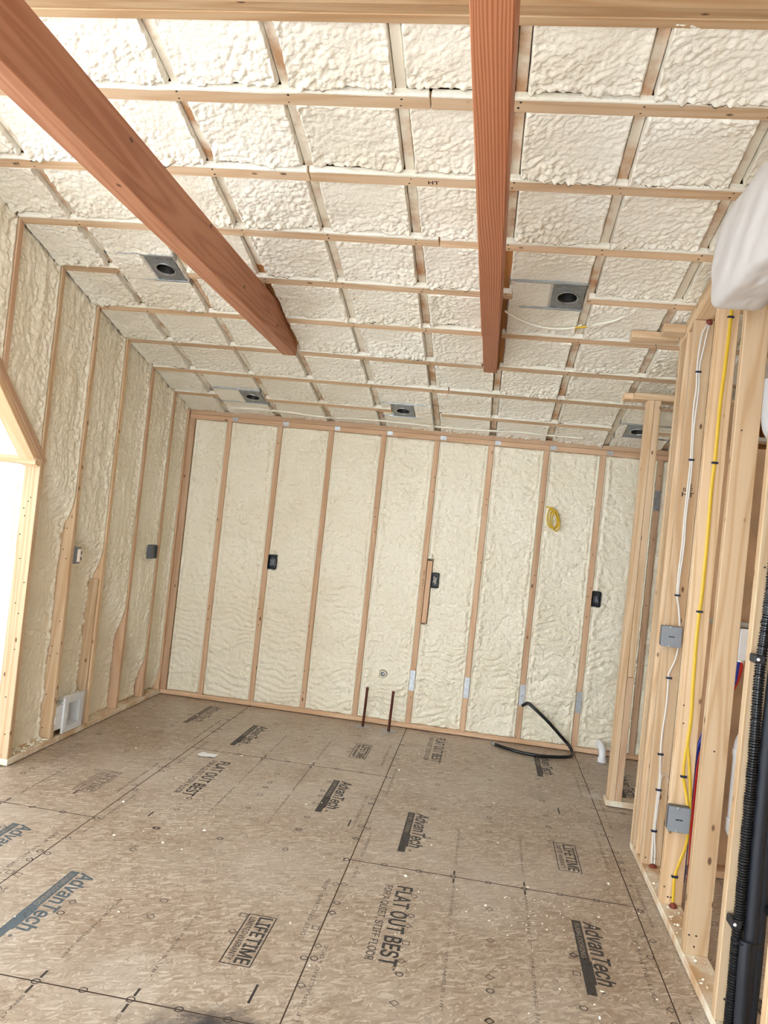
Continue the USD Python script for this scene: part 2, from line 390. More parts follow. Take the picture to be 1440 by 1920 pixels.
# ------------------------------------------------------------------ floor
floor = thing('floor', 'printed brown strand-board subfloor with open seams and a dark spill', 'floor', kind='structure')
seams_x = [-1.30, -0.49, 0.73, 1.948, 3.172, 4.39, X_END]
base_y = [-1.174, -2.386, -1.174, -2.386, -1.20, -2.386]
for i in range(len(seams_x) - 1):
    x0, x1 = seams_x[i], seams_x[i + 1]
    ys = [0.09] + [y for y in (base_y[i] + 2.415 * k for k in range(1, -4, -1)) if -7.2 < y < -0.05] + [-7.2]
    for a, b in zip(ys[1:], ys[:-1]):
        put('panel', boxm((x0 + 0.0022, x1 - 0.0022), (a + 0.0030, b - 0.0030), (-0.018, 0.0), 0.0008), M['osb'], floor)
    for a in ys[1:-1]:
        put('seam_shade', boxm((x0 + 0.002, x1 - 0.002), (a - 0.0032, a + 0.0032), (-0.012, -0.0004)), M['gap'], floor)  # added dark strip: the shade of the open seam put into colour
    put('seam_shade', boxm((x1 - 0.0024, x1 + 0.0024), (-7.2, 0.09), (-0.012, -0.0005)), M['gap'], floor)  # the same painted shade along the lengthwise seam
put('joist_deck', boxm((-1.30, X_END), (-7.2, 0.09), (-0.05, -0.019)), M['gap'], floor)  # deck coloured dark so the seams above it read as shaded gaps

_txt = {}
def lettering(text, length, height, bold=False, slant=0.0):
    key = (text, bold)
    if key not in _txt:
        _txt[key] = meshkit.text_mesh(text, 1.0, depth=0.01, bold=bold)
    m = _txt[key].copy()
    b = m.bounds
    v = np.asarray(m.vertices) - [b[0][0], 0, 0]
    v[:, 0] *= length / (b[1][0] - b[0][0])
    v[:, 1] *= height
    v[:, 0] += v[:, 1] * slant
    v[:, 2] = np.where(v[:, 2] > 0.005, 0.0004, 0.0)
    return v, np.asarray(m.faces)
def on_floor(m, x, y, flip=False, z=0.0002):
    """Text space (u along, v up) laid on the floor: u runs to -y, v to +x (or the other way round)."""
    v, f = m
    s = -1 if flip else 1
    return np.stack([x + s * v[:, 1], y - s * v[:, 0], v[:, 2] + z], 1), f
def frame(w, h, t):
    return cat([boxm((0, w), (0, t), (0, 0.0004)), boxm((0, w), (h - t, h), (0, 0.0004)), boxm((0, t), (t, h - t), (0, 0.0004)), boxm((w - t, w), (t, h - t), (0, 0.0004))])

def logo(x, y, inkm, bar=True, length=0.49):
    """The maker's mark: slanted word over a solid bar."""
    w = lettering('AdvanTech', length - 0.05, 0.062, True, 0.16)
    r = lettering('®', 0.016, 0.018)
    put('printed_logo', cat([on_floor(w, x + 0.047, y), on_floor(r, x + 0.045, y - length + 0.012)]), inkm, floor)
    tail = np.array([[0.0, 0], [0.515, 0], [0.515, 0.034], [0.45, 0.034], [0.445, 0.042], [0.30, 0.042], [0.296, 0.036], [0.0, 0.036]])
    import shapely.geometry as sg
    p = trimesh.creation.extrude_polygon(sg.Polygon(tail), 0.0004)
    put('printed_bar', on_floor((np.asarray(p.vertices), np.asarray(p.faces)), x, y), inkm, floor)
    put('printed_word', on_floor(lettering('SUBFLOORING', 0.26, 0.018), x + 0.009, y - 0.02, z=0.0005), M['ink_knock'], floor)
def slogan(x, y, inkm):
    put('printed_slogan', cat([on_floor(lettering('FLAT OUT BEST', 0.60, 0.062, True), x + 0.05, y), on_floor(lettering('™', 0.018, 0.02), x + 0.09, y - 0.605),
                               on_floor(lettering('FOR A QUIET, STIFF FLOOR', 0.575, 0.03), x, y - 0.01)]), inkm, floor)
def warranty(x, y, inkm):
    put('printed_warranty', cat([on_floor(frame(0.335, 0.108, 0.004), x, y), on_floor(lettering('LIFETIME', 0.31, 0.05, True), x + 0.046, y - 0.013),
                                 on_floor(lettering('LIMITED WARRANTY', 0.29, 0.022), x + 0.013, y - 0.022)]), inkm, floor)
logo(2.888, -2.60, M['ink']); logo(2.138, -1.70, M['ink']); logo(1.672, -1.378, M['ink']); logo(0.918, -0.497, M['ink'])
logo(0.467, -0.155, M['ink_faint']); logo(0.915, -2.905, M['ink_blue']); logo(0.452, -2.582, M['ink_blue']); logo(2.872, -0.205, M['ink'])
logo(3.36, -0.42, M['ink']); logo(3.46, -2.95, M['ink'])
slogan(2.132, -2.56, M['ink']); slogan(0.930, -1.352, M['ink']); slogan(2.135, -0.14, M['ink'])
warranty(1.671, -2.985, M['ink']); warranty(2.880, -1.798, M['ink']); warranty(1.669, -0.572, M['ink']); warranty(0.465, -1.778, M['ink_faint'])
# nail guides: circles every 16 in, diamonds every 19.2 in, squares every 24 in, in columns from each seam
def ring2(shape, x, y):
    n = {'circle': 12, 'diamond': 4, 'square': 4}[shape]
    a = np.arange(n) / n * 2 * np.pi + (np.pi / 4 if shape == 'square' else 0)
    R = {'circle': 0.0145, 'diamond': 0.017, 'square': 0.0195}[shape]
    k = np.stack([np.cos(a), np.sin(a)], 1)
    lo, hi = k * (R - 0.0042), k * R
    v = np.vstack([np.c_[lo, np.full(n, 0.0005)], np.c_[hi, np.full(n, 0.0005)]]) + [x, y, 0]
    f = []
    for i in range(n):
        j = (i + 1) % n
        f += [(i, n + i, n + j), (i, n + j, j)]
    return v, np.array(f)
rg = random.Random(3)
marks, ticks, words_ = [], [], []
for i in range(1, 5):
    x0, x1 = seams_x[i], seams_x[i + 1]
    cols = [x0 + 0.017, x0 + 0.312, x0 + 0.617, x0 + 0.922, x1 - 0.017]
    ys0 = [base_y[i] + 2.415 * k for k in range(1, -3, -1)]
    for cx in cols:
        if cx > 3.25 and cx < 3.40:
            continue
        for y0 in ys0:
            for k in range(1, 6):
                for sh, st in (('circle', 0.4064), ('diamond', 0.2438), ('diamond', 0.4877), ('square', 0.6096)):
                    yy = y0 - k * st
                    if k * st < 2.35 and -4.0 < yy < -0.2 and rg.random() < 0.6:
                        marks.append(ring2(sh, cx + rg.uniform(-0.004, 0.004), yy))
    for y0 in ys0:
        if -4.0 < y0 < -0.2:
            for k in range(1, 8):
                marks.append(ring2('circle', x0 + 0.1525 * k, y0 + rg.uniform(-0.004, 0.004)))
            for tx in (x0 + 0.46, x0 + 0.765):
                ticks.append(boxm((tx - 0.004, tx + 0.004), (y0 - 0.06, y0 - 0.02), (0.0002, 0.0005))); ticks.append(boxm((tx - 0.004, tx + 0.004), (y0 + 0.02, y0 + 0.06), (0.0002, 0.0005)))
        for tx in (x0 + 0.462, x0 + 0.765):
            for yy in (y0 - 0.07, y0 - 0.55, y0 + 0.55):
                if -3.9 < yy < -0.6:
                    words_.append(on_floor(lettering('SPACE PANELS 1/8"', 0.42, 0.011), tx - 0.005, yy))
    for yy in (-0.5, -1.55, -2.6):
        words_.append(on_floor(lettering('SELF-SPACING EDGE', 0.5, 0.016), x1 - 0.062, yy))
        words_.append(on_floor(lettering('SELF-SPACING EDGE', 0.5, 0.013), x0 + 0.05, yy - 1.0, flip=True))
for x, y, l in ((1.87, -1.93, 0.09), (1.83, -3.40, 0.10), (2.95, -1.28, 0.09), (0.50, -2.10, 0.06), (0.95, -2.22, 0.06)):
    ticks.append(boxm((x - 0.004, x + 0.004), (y - l, y), (0.0002, 0.0005)))
put('printed_nail_guides', cat(marks), M['ink_solid'], floor); put('printed_ticks', cat(ticks), M['ink_solid'], floor); put('printed_small_text', cat(words_), M['ink_faint'], floor)

# ------------------------------------------------------------------ ceiling: rafters, strapping, foam
ceiling = thing('ceiling', 'sloped ceiling of strapping boards over rafters and cream spray foam', 'ceiling', kind='structure')
def on_slope(v):            # z of the points is read as height above the strapping's underside
    v = v.copy(); v[:, 2] += zc(v[:, 1]); return v
DL = [(0.593, -1.980), (2.667, -1.953), (0.600, -0.335), (1.712, -0.318), (3.345, -0.305)]
for i, x in enumerate(RAFT):
    wide = 0.019 if i not in (5,) else 0.06
    board('rafter', (x - 0.019, x + 0.019), (-3.50, 0.10), (0.021, 0.20), M['rafter'], ceiling, axis=1, shear=on_slope)
for bx in (1.124, 2.312):    # doubled blocking that carries the timber beams
    board('beam_block', (bx - 0.075, bx + 0.075), (-2.30 if bx > 2 else -2.05, -1.06 if bx > 2 else -1.2), (0.020, 0.16), M['backing'], ceiling, axis=1, shear=on_slope)
def strap(k, x0, x1):
    y0 = STRAP_Y[k]
    p = board('strap', (x0, x1), (y0 - 0.064, y0), (0.0, 0.0195), M['strap'], ceiling, axis=0, shear=on_slope, seed=100 + k * 7 + int(x0 * 10))
    nl = []
    for x in RAFT:
        if x0 + 0.02 < x < x1 - 0.02:
            for dy in (0.018, 0.046):
                nl.append(lathe([(0, -0.0012), (0.0042, -0.0012), (0.0042, 0.004), (0, 0.004)], 8, (x + RND.uniform(-0.006, 0.006), y0 - dy + RND.uniform(-0.005, 0.005), float(zc(y0 - dy)))))
    if nl:
        put('nail_heads', cat(nl), M['nail'], p)
    put_spray(k, x0, x1, p)
def put_spray(k, x0, x1, p):
    """The ragged skin of foam left on the strap's upslope edge."""
    n = max(8, int((x1 - x0) / 0.012))
    xs = np.linspace(x0 + 0.004, x1 - 0.004, n)
    y0 = STRAP_Y[k] - 0.064
    w = 0.004 + 0.012 * f2(xs * 9 + k * 3.1, xs * 0 + k, 3, k) * sstep(0.25, 0.6, f2(xs * 1.7 + k, xs * 0 + 7 + k, 2, k + 3))
    a = np.stack([xs, np.full(n, y0 - 0.0035), np.full(n, 0.021)], 1); b = np.stack([xs, np.full(n, y0 - 0.0045), np.full(n, 0.004)], 1)
    c = np.stack([xs, np.full(n, y0 - 0.001), np.full(n, -0.0022)], 1); d = np.stack([xs, y0 + w, np.full(n, -0.0015)], 1); e = np.stack([xs, y0 + w + 0.001, np.full(n, 0.0004)], 1)
    v = on_slope(np.vstack([a, b, c, d, e]))
    put('overspray', (v, gridfaces(5, n, flip=True)), M['foam'], p, smooth=True)
cuts = {4: [(0.0, 0.335), (0.705, 2.40), (2.765, X_END)],
        0: [(0.0, 0.33), (0.70, 1.63), (1.985, 3.168), (3.46, X_END)],
        2: [(0.0, 1.036), (1.130, 2.262), (2.362, X_END)], 3: [(0.0, 1.045), (1.142, 2.262), (2.362, X_END)],}
for k in range(8):
    for x0, x1 in cuts.get(k, [(0.0, 2.05 if k % 2 else 1.53), (2.053 if k % 2 else 1.533, X_END)]):
        strap(k, x0, x1)

def skin(P, flip, name, parent, matl):
    nu, nv, _ = P.shape
    v = P.reshape(-1, 3)
    return put(name, (v, gridfaces(nu, nv, flip)), matl, parent, smooth=True)

def ceiling_cell(x0, x1, ya, yb, res, seed, slotted=True, wall=False):
    """Foam between two rafters and two straps; s runs from the lower strap's uphill edge to the upper strap."""
    L = yb - ya                      # ya > yb: ya nearer the back wall
    s_len = -L
    nu, nv = max(6, int((x1 - x0) / res) + 1), max(6, int(s_len / res) + 1)
    u = np.linspace(0, 1, nu); v = np.linspace(0, 1, nv)
    U, V = np.meshgrid(u, v, indexing='ij')
    X = x0 + (x1 - x0) * U; S = s_len * V
    du = np.minimum(U + (10 if wall else 0), 1 - U) * (x1 - x0)          # distance to a rafter
    gx, gy = X + seed * 0.37, S - ya + seed * 0.61
    big = f2(gx * 5, gy * 7, 2, seed)
    warp = f2(gx * 14, gy * 14, 2, seed + 2) - 0.5
    flow = 1 - 2 * np.abs(f2(gx * 9 + 2.2 * warp, gy * 30 + 5 * warp, 2, seed + 4) - 0.5)      # wrinkles that run across the bay
    lump = np.maximum(0.55 * bub(gx + 0.02 * warp, gy, 0.05), 0.8 * bub(gx + 0.01 * warp, gy, 0.028))
    fine = bub(gx + 0.01 * warp, gy + 0.01 * warp, 0.016)
    edge = np.exp(-S / 0.075) * 0.9 + np.exp(-du / 0.03) * 0.45 + np.exp(-(s_len - S) / 0.03) * 0.25
    edge = np.clip(edge * (0.55 + 0.9 * f2(gx * 6, gy * 6, 2, seed + 6)) + 0.34 * sstep(0.45, 0.7, f2(gx * 4 + 9, gy * 4, 2, seed + 7)), 0, 1.1)
    pat = sstep(0.35, 0.65, f2(gx * 3.5 + 3, gy * 5, 2, seed + 9))
    h = 0.006 + 0.024 * (big - 0.4) + (0.004 + 0.006 * pat) * (flow - 0.8) + edge * (0.026 * lump + 0.008 * fine) + pat * (0.004 * fine + 0.004 * lump)
    h += 0.006 * np.exp(-du / 0.03) * f2(gx * 8, gy * 8, 2, seed + 3)
    # the rounded ends: a dark slot above the lower strap, rolled edges at the rafters
    slot = 0.004 + 0.034 * sstep(0.25, 0.7, f2(gx * 7, gy * 0 + seed, 2, seed + 5))
    d0 = np.clip((slot - S) / slot, 0, 1) * (1 if slotted else 0)
    h -= 0.075 * d0 ** 2
    de = np.clip((0.011 - du) / 0.011, 0, 1)
    h -= 0.014 * de ** 2
    h -= 0.02 * np.clip((0.008 - (s_len - S)) / 0.008, 0, 1) ** 2
    yy = ya - S
    hh = 0.020 - h                                # height above the strapping's underside
    rag = 0.006 * (f2(gx * 16, gy * 16, 2, seed + 8) - 0.5)
    X = X + np.where(U < 0.5, -1, 1) * 0 + rag * (du < 0.012)
    for cx, cy in DL:
        r = np.hypot(X - cx, yy - cy)
        hh = np.where(r < 0.064, 0.25, hh)
        sq = np.maximum(np.abs(X - cx), np.abs(yy - cy) * 0.7) 
        hh = np.where((sq < 0.085) & (r >= 0.064), np.maximum(hh, 0.016), hh)
    hh = np.where(du < 1e-6, 0.08, hh)
    P = np.stack([X, yy, zc(yy) + hh], -1)
    skin(P, False, 'insulation_foam', ceiling, M['foam'])

edges_x = [-0.0] + RAFT
ys_lo = [0.0] + [STRAP_Y[k] - 0.064 for k in range(8)]
ys_hi = [STRAP_Y[k] for k in range(8)] + [-3.50]
cid = 0
def covered(k, x0, x1):
    cs = cuts.get(k)
    return cs is None or sum(max(0, min(b, x1) - max(a, x0)) for a, b in cs) > 0.5 * (x1 - x0)
for b in range(len(RAFT)):
    x0 = -0.012 if b == 0 else RAFT[b - 1] + 0.0182
    x1 = RAFT[b] - 0.0182
    if x0 > 3.9:
        continue
    rows = [k for k in range(8) if covered(k, x0, x1)]
    lo = [0.075] + [STRAP_Y[k] - 0.064 for k in rows]
    hi = [STRAP_Y[k] for k in rows] + [-3.50]
    for q in range(len(lo)):
        if lo[q] < -2.5 and b > 8:
            continue
        cid += 1
        res = 0.0054 if lo[q] < -1.2 else 0.0062
        if b > 8: res = 0.012
        ceiling_cell(x0, x1, lo[q], hi[q] - 0.004, res, cid, q > 0, b == 0)
put('roof_deck', (lambda m: (on_slope(m[0]), m[1]))(boxm((-0.2, X_END), (-3.5, 0.2), (0.21, 0.24))), M['backing'], ceiling)
# ridge: three plies, and the other slope
for j in range(5):
    board('ridge_ply', (0.0, X_END), (-3.475 - 0.045 * (j + 1), -3.475 - 0.045 * j - 0.001), (3.048 + 0.004 * (j % 2), 3.30), M['ridge'], ceiling, axis=0)
def slope2(v):
    v = v.copy(); v[:, 2] += Z0 + SL * (v[:, 1] + 7.22); return v
m = boxm((0.0, X_END), (-7.3, -3.69), (0.0, 0.05))
put('foam_far_slope', (slope2(m[0]), m[1]), M['foam'], ceiling)

# ------------------------------------------------------------------ timber beams
for bx, tail_y, label in ((1.083, -1.19, 'reddish fir timber beam on the left, seen on its long side and running into the ceiling foam'),
                          (2.312, -2.00, 'reddish fir timber beam near the middle, seen from straight below, with a stepped far end')):
    t = thing('timber_beam', label, 'beam', 'exposed fir timber beams')
    skew = (lambda v: np.stack([v[:, 0] + 0.018 * (-v[:, 1] - 1.195), v[:, 1], v[:, 2]], 1)) if bx < 2 else None
    board('beam', (bx - 0.0435, bx + 0.0435), (-7.15, tail_y), (2.468, 2.652), M['fir_side' if bx < 2 else 'fir'], t, axis=1, c=0.004, shear=skew, seed=5 if bx < 2 else 8)
    if bx > 2:
        board('tenon', (bx - 0.041, bx + 0.041), (tail_y - 0.0, -1.06), (2.484, 2.652), M['fir'], t, axis=1, c=0.003, seed=8)

# ------------------------------------------------------------------ back wall
wall_back = thing('wall_back', 'back wall of wooden studs with cream spray foam between them', 'wall', kind='structure')
board('bottom_plate', (0.0, X_END), (0.0, 0.089), (0.005, 0.038), M['pine_red'], wall_back, axis=0)
board('top_plate', (0.0, X_END), (0.0, 0.089), (2.166, 2.203), M['pine_red'], wall_back, axis=0)
board('top_plate', (0.0, X_END), (0.004, 0.093), (2.204, 2.242), M['pine_red'], wall_back, axis=0)
BST = [0.327 + 0.4064 * i for i in range(11)]
board('stud', (-0.03, 0.046), (0.001, 0.089), (0.038, 2.166), M['pine_red'], wall_back, axis=2)
for i, x in enumerate(BST):
    s = board('stud', (x - 0.019, x + 0.019), (0.0, 0.089), (0.038, 2.166), M['pine_red'], wall_back, axis=2)
    if x < 3.5:
        put('nail_plate', boxm((x + 0.022, x + 0.066), (-0.0022, -0.0002), (2.172, 2.203), 0.001), M['galv'], s)
    if 4 <= i <= 7:
        put('nail_plate', boxm((x - 0.019, x + 0.019), (-0.0022, -0.0002), (0.283, 0.435), 0.001), M['galv'], s)
    if i == 8:
        put('nail_plate', boxm((x - 0.019, x + 0.019), (-0.0022, -0.0002), (1.80, 1.945), 0.001), M['galv_dull'], s)
    nl = [lathe([(0, -0.001), (0.004, -0.001), (0.004, 0.003), (0, 0.003)], 8, (x + RND.uniform(-0.012, 0.012), 0, z), (0, -1, 0)) for z in np.sort([RND.uniform(0.15, 2.1) for _ in range(3)])]
    put('nail_heads', cat(nl), M['nail'], s)
board('blocking', (1.975, 2.012), (0.001, 0.07), (0.795, 1.262), M['pine_red'], wall_back, axis=2)

def wall_bay(a0, a1, z0, z1, res, seed, style):
    """A grid of foam relief for a stud bay: returns U-coordinates, z and relief (metres, positive towards the room)."""
    zf0 = z0 if callable(z0) else (lambda a: np.full_like(a, z0))
    zf1 = z1 if callable(z1) else (lambda a: np.full_like(a, z1))
    nu = max(6, int((a1 - a0) / res) + 1)
    a = np.linspace(a0, a1, nu)
    hgt = (zf1(a) - zf0(a)).max()
    nv = max(8, int(hgt / res) + 1)
    v = np.linspace(0, 1, nv)
    A = np.repeat(a[:, None], nv, 1)
    Z = zf0(a)[:, None] + (zf1(a) - zf0(a))[:, None] * v[None]
    du = np.minimum(A - a0, a1 - A)
    dz = np.minimum(Z - zf0(a)[:, None], zf1(a)[:, None] - Z)
    de = np.minimum(du, dz)
    gx, gy = A + seed * 0.53, Z + seed * 0.71
    warp = f2(gx * 9, gy * 9, 2, seed) - 0.5
    big = f2(gx * 4, gy * 2.2, 2, seed + 1)
    rip = f2(gx * 9 + 2 * warp, gy * 34 + 6 * warp, 3, seed + 2)          # horizontal ripples
    ver = f2(gx * 38 + 4 * warp, gy * 5, 3, seed + 3)                     # runs beside the studs
    worm = np.abs(f2(gx * 26 + 3 * warp, gy * 26 - 3 * warp, 2, seed + 4) - 0.5) * 2
    lump = bub(gx + 0.03 * warp, gy + 0.02 * warp, 0.028)
    low = sstep(1.35, 0.35, Z)
    side = np.exp(-((du - 0.035) / 0.022) ** 2)
    if style == 'back':
        rr2 = 1 - 2 * np.abs(f2(gx * 6 + 2.5 * warp, gy * 24 + 5 * warp, 2, seed + 5) - 0.5)
        ph = gy * 21 + 5.0 * f2(gx * 5, gy * 4, 2, seed + 6) + 2.0 * warp
        roll = np.abs(np.sin(np.pi * ph)) ** 0.8 * sstep(0.36, 0.6, f2(gx * 6 + 4, gy * 9, 2, seed + 7))
        h = -0.014 + 0.014 * (big - 0.5) + (0.002 + 0.010 * low) * roll + 0.012 * (rr2 - 0.75) + 0.012 * (rip - 0.5) + side * (0.022 * (ver - 0.45) + 0.008 * lump) - 0.006 * (1 - worm) ** 4 + 0.003 * lump * (0.4 + low)
        h += 0.004 * np.exp(-du / 0.01) - 0.007 * np.exp(-((du - 0.016) / 0.006) ** 2) * (0.4 + ver)
    else:
        h = -0.020 + 0.034 * (big - 0.5) + 0.024 * (ver - 0.5) + 0.016 * (rip - 0.5) + side * 0.010 * lump - 0.005 * (1 - worm) ** 4 + 0.004 * lump
        h += 0.008 * np.exp(-du / 0.012)
    w_ = sstep(0.0, 0.022, du)
    h = np.minimum(h, 0.004) * w_ + (1 - w_) * (-0.0045 + 0.003 * f2(gx * 30, gy * 22, 2, seed + 8))
    h -= 0.012 * np.clip((0.004 - de) / 0.004, 0, 1)
    return A, Z, h, rip, ver, lump

BOXES_BACK = [(0.752, 0.817), (2.014, 2.068), (3.199, 3.252)]
xs = [0.031] + BST
for i in range(len(BST)):
    a0, a1 = xs[i] + 0.0185, xs[i + 1] - 0.0185
    res = 0.0066 if i < 9 else 0.014
    A, Z, h, *_ = wall_bay(a0, a1, 0.0375, 2.1665, res, 40 + i, 'back')
    for bx0, bx1 in BOXES_BACK:
        h = np.where((A > bx0 - 0.002) & (A < bx1 + 0.002) & (Z > 1.064) & (Z < 1.172), -0.085, h)
        rr = np.hypot((A - (bx0 + bx1) / 2) / 1.0, (Z - 1.118) / 1.5)
        h = np.where((h > -0.08), h + 0.006 * np.exp(-((rr - 0.06) / 0.02) ** 2), h)
    if i == 5:
        h = np.where((A < 2.0125) & (Z > 0.79) & (Z < 1.268), -0.07, h)
    r = np.hypot(A - 1.728, Z - 0.377)
    h = np.where(r < 0.028, -0.045, h + 0.006 * np.exp(-((r - 0.04) / 0.012) ** 2))
    P = np.stack([A, -h, Z], -1)
    skin(P, True, 'insulation_foam', wall_back, M['foam_wall'])
put('sheathing', boxm((-0.2, X_END), (0.094, 0.11), (0.0, 2.55)), M['backing'], wall_back)

# ------------------------------------------------------------------ left wall
wall_left = thing('wall_left', 'left gable wall of studs with sprayed foam, cut by a sloping opening edge', 'wall', kind='structure')
LST = [-0.308 - 0.4064 * k for k in range(8)]
def rake(y):
    return 1.635 + 0.925 * (-np.asarray(y, float) - 1.936)
board('bottom_plate', (-0.089, 0.004), (-1.955, 0.0), (0.004, 0.038), M['dusty'], wall_left, axis=1)
board('stud', (-0.089, 0.0), (-0.03, -0.001), (0.038, 2.236), M['pine_red'], wall_left, axis=2)
for k, y in enumerate(LST):
    zb = 0.038 if k < 5 else float(rake(y + 0.019)) + 0.03
    if zb > 2.9:
        continue
    mt = (M['pine_red'], M['pine_red'], M['pine'], M['pine'], M['pine'])[k] if k < 5 else M['pine_red']
    s = board('stud', (-0.089, 0.0), (y - 0.019, y + 0.019), (zb, float(zc(y)) + 0.02), mt, wall_left, axis=2)
    if k in (3, 4):
        zs = [RND.uniform(0.1, 1.5) for _ in range(12)]
        put('nail_heads', cat([lathe([(0, -0.0008), (0.0032, -0.0008), (0.0032, 0.003), (0, 0.003)], 8, (RND.uniform(-0.075, -0.012), y - 0.019, z), (0, -1, 0)) for z in zs]), M['nail'], s)
board('sister_stud', (-0.088, -0.012), (-1.1208 - 0.019 - 0.02, -1.1208 - 0.0195), (0.245, 0.96), M['pine'], wall_left, axis=2)
def expose(y):            # height below which the foam was left thin and the studs show their wide side
    return np.interp(y, [-1.95, -1.53, -1.12, -0.71, -0.30, 0.0], [1.66, 1.36, 1.02, 0.62, 0.22, 0.10])
ly = [0.0] + LST
for k in range(8):
    a1 = -0.03 if k == 0 else LST[k - 1] - 0.0185
    a0 = LST[k] + 0.0185
    zlo = 0.0375 if k < 5 else (lambda a: rake(a) + 0.03)
    if k >= 7:
        continue
    A, Z, h, rip, ver, lump = wall_bay(a0, a1, zlo, lambda a: zc(a) + 0.03, 0.0068, 60 + k, 'left')
    if k < 5:
        ex = expose(A) + 0.10 * (f2(A * 5 + k, Z * 4, 2, k) - 0.5)
        # the exposed stud side is on each bay's back edge, so the foam dives deeper towards it
        tb = (A - a0) / (a1 - a0)
        d = sstep(0.10, -0.16, Z - ex) 
        h = h - d * (0.062 + 0.012 * (rip - 0.5) * 2) 
        h = np.maximum(h, -0.082) + d * 0.006 * lump
    P = np.stack([h, A, Z], -1)
    skin(P, True, 'insulation_foam', wall_left, M['foam_wall'])
# sloping edge of the opening: a trimmer on edge with a flat board below it
c, s_ = math.cos(math.atan(0.925)), math.sin(math.atan(0.925))
def raked(x, t0, t1, l0, l1):
    """Box along the rake: l along it from the foot, t square to it (up positive)."""
    def sh(v):
        v = v.copy(); l, t = v[:, 1].copy(), v[:, 2].copy()
        v[:, 1] = -1.936 - (l * c - t * s_); v[:, 2] = 1.635 + l * s_ + t * c
        return v
    return x, (l0, l1), (t0, t1), sh
for nm, (x, l, t, sh), mt in (('opening_trimmer', raked((-0.089, 0.002), -0.004, 0.034, -0.02, 2.25), M['pine_red']), ('opening_trimmer', raked((-0.093, -0.004), -0.043, -0.0045, 0.0, 2.2), M['pine'])):
    board(nm, x, l, t, mt, wall_left, axis=1, shear=sh)
put('sheathing', boxm((-0.11, -0.0885), (-1.90, 0.1), (0.0, 2.42)), M['backing'], wall_left)
_v = np.array([(y, z) for y, z in ((0.1, 2.40), (0.1, 2.44), (-3.52, 3.285), (-3.52, 3.13), (-1.93, 1.69), (-1.93, 2.40))])
import shapely.geometry as sg
pg = trimesh.creation.extrude_polygon(sg.Polygon(_v), 0.02)
put('sheathing', (np.stack([np.asarray(pg.vertices)[:, 2] - 0.11, np.asarray(pg.vertices)[:, 0], np.asarray(pg.vertices)[:, 1]], 1), np.asarray(pg.faces)), M['backing'], wall_left)

# ------------------------------------------------------------------ cross-gable bay beyond the opening (daylight comes in here)
wall_bay_ = thing('wall_side', 'bright foam-covered side wall of the bay behind the nearest left stud', 'wall', kind='structure')
def side_panel(x0, x1, z0, z1f, y, seed, res):
    nu, nv = int((x1 - x0) / res) + 1, int(2.0 / res) + 1
    a = np.linspace(x0, x1, nu); v = np.linspace(0, 1, nv)
    A = np.repeat(a[:, None], nv, 1); Z = z0 + (z1f - z0) * np.repeat(v[None], nu, 0)
    warp = f2(A * 8, Z * 8, 2, seed) - 0.5
    h = 0.03 * (f2(A * 4, Z * 3, 2, seed + 1) - 0.5) + 0.016 * (f2(A * 10 + 2 * warp, Z * 24 + 5 * warp, 3, seed + 2) - 0.5) + 0.006 * bub(A, Z, 0.028)
    d = sstep(1.35, 0.9, Z)
    return np.stack([A, y - h * sstep(-0.06, -0.16, A) + (0.05 * d * sstep(-0.07, -0.2, A)) + 0.03 * sstep(-0.16, -0.06, A), Z], -1)
skin(side_panel(-1.3, -0.05, 0.0, 1.64, -1.975, 80, 0.008), False, 'insulation_foam', wall_bay_, M['foam_wall'])
skin(side_panel(-1.3, -0.09, 1.645, 1.92, -1.985, 84, 0.012), False, 'insulation_foam', wall_bay_, M['foam_wall'])
board('top_plate', (-1.3, -0.0), (-2.0, -1.957), (1.614, 1.652), M['pine'], wall_bay_, axis=0)
board('cross_piece', (-0.95, -0.19), (-2.03, -1.99), (1.912, 1.955), M['pine'], wall_bay_, axis=0)
for sy in (0, 1):                     # sloped undersides of the cross gable
    nu, nv = 70, 110
    X = np.repeat(np.linspace(-1.3, -0.10, nu)[:, None], nv, 1); Lv = np.repeat(np.linspace(0.0, 2.16, nv)[None], nu, 0)
    hb = 0.03 + 0.02 * f2(X * 6, Lv * 6, 3, 90) + 0.012 * bub(X, Lv, 0.05)
    Y = -1.936 - (Lv * c - (-hb + 0.11) * s_); Zz = 1.70 + Lv * s_ + (-hb + 0.11) * c
    if sy: Y = -7.04 - Y
    skin(np.stack([X, Y, Zz], -1), sy == 0, 'slope_foam', wall_bay_, M['foam'])
put('side_wall', boxm((-1.3, 0.0), (-5.12, -5.08), (0.0, 1.75)), M['board'], wall_bay_)
window_1 = thing('window_1', 'tall opening in the end of the side bay', 'window', kind='structure')
for nm, y, z in (('frame', (-5.1, -4.5), (0, 3.1)), ('frame', (-3.1, -1.95), (0, 3.1)), ('sill', (-4.5, -3.1), (0.0, 0.12)), ('head', (-4.5, -3.1), (2.25, 3.2))):
    put(nm, boxm((-1.36, -1.30), y, z), M['board'], window_1)
wl2 = thing('wall_left_front', 'left wall nearer than the bay', 'wall', kind='structure')
put('boards', boxm((-0.10, 0.0), (-7.2, -5.1), (0.0, 2.9)), M['foam_wall'], wl2)
wall_front = thing('wall_front', 'front wall with a wide door opening behind the viewer', 'wall', kind='structure')
for x, z in (((-0.1, 0.35), (0, 2.5)), ((2.65, 4.85), (0, 2.5)), ((0.35, 2.65), (2.1, 2.5))):
    put('boards', boxm(x, (-7.3, -7.2), z), M['foam_wall'], wall_front)
wall_outer = thing('wall_right_outer', 'outer wall of the room beyond the stud wall', 'wall', kind='structure')
put('boards', boxm((X_END, X_END + 0.1), (-7.2, 0.1), (0, 3.3)), M['board'], wall_outer)

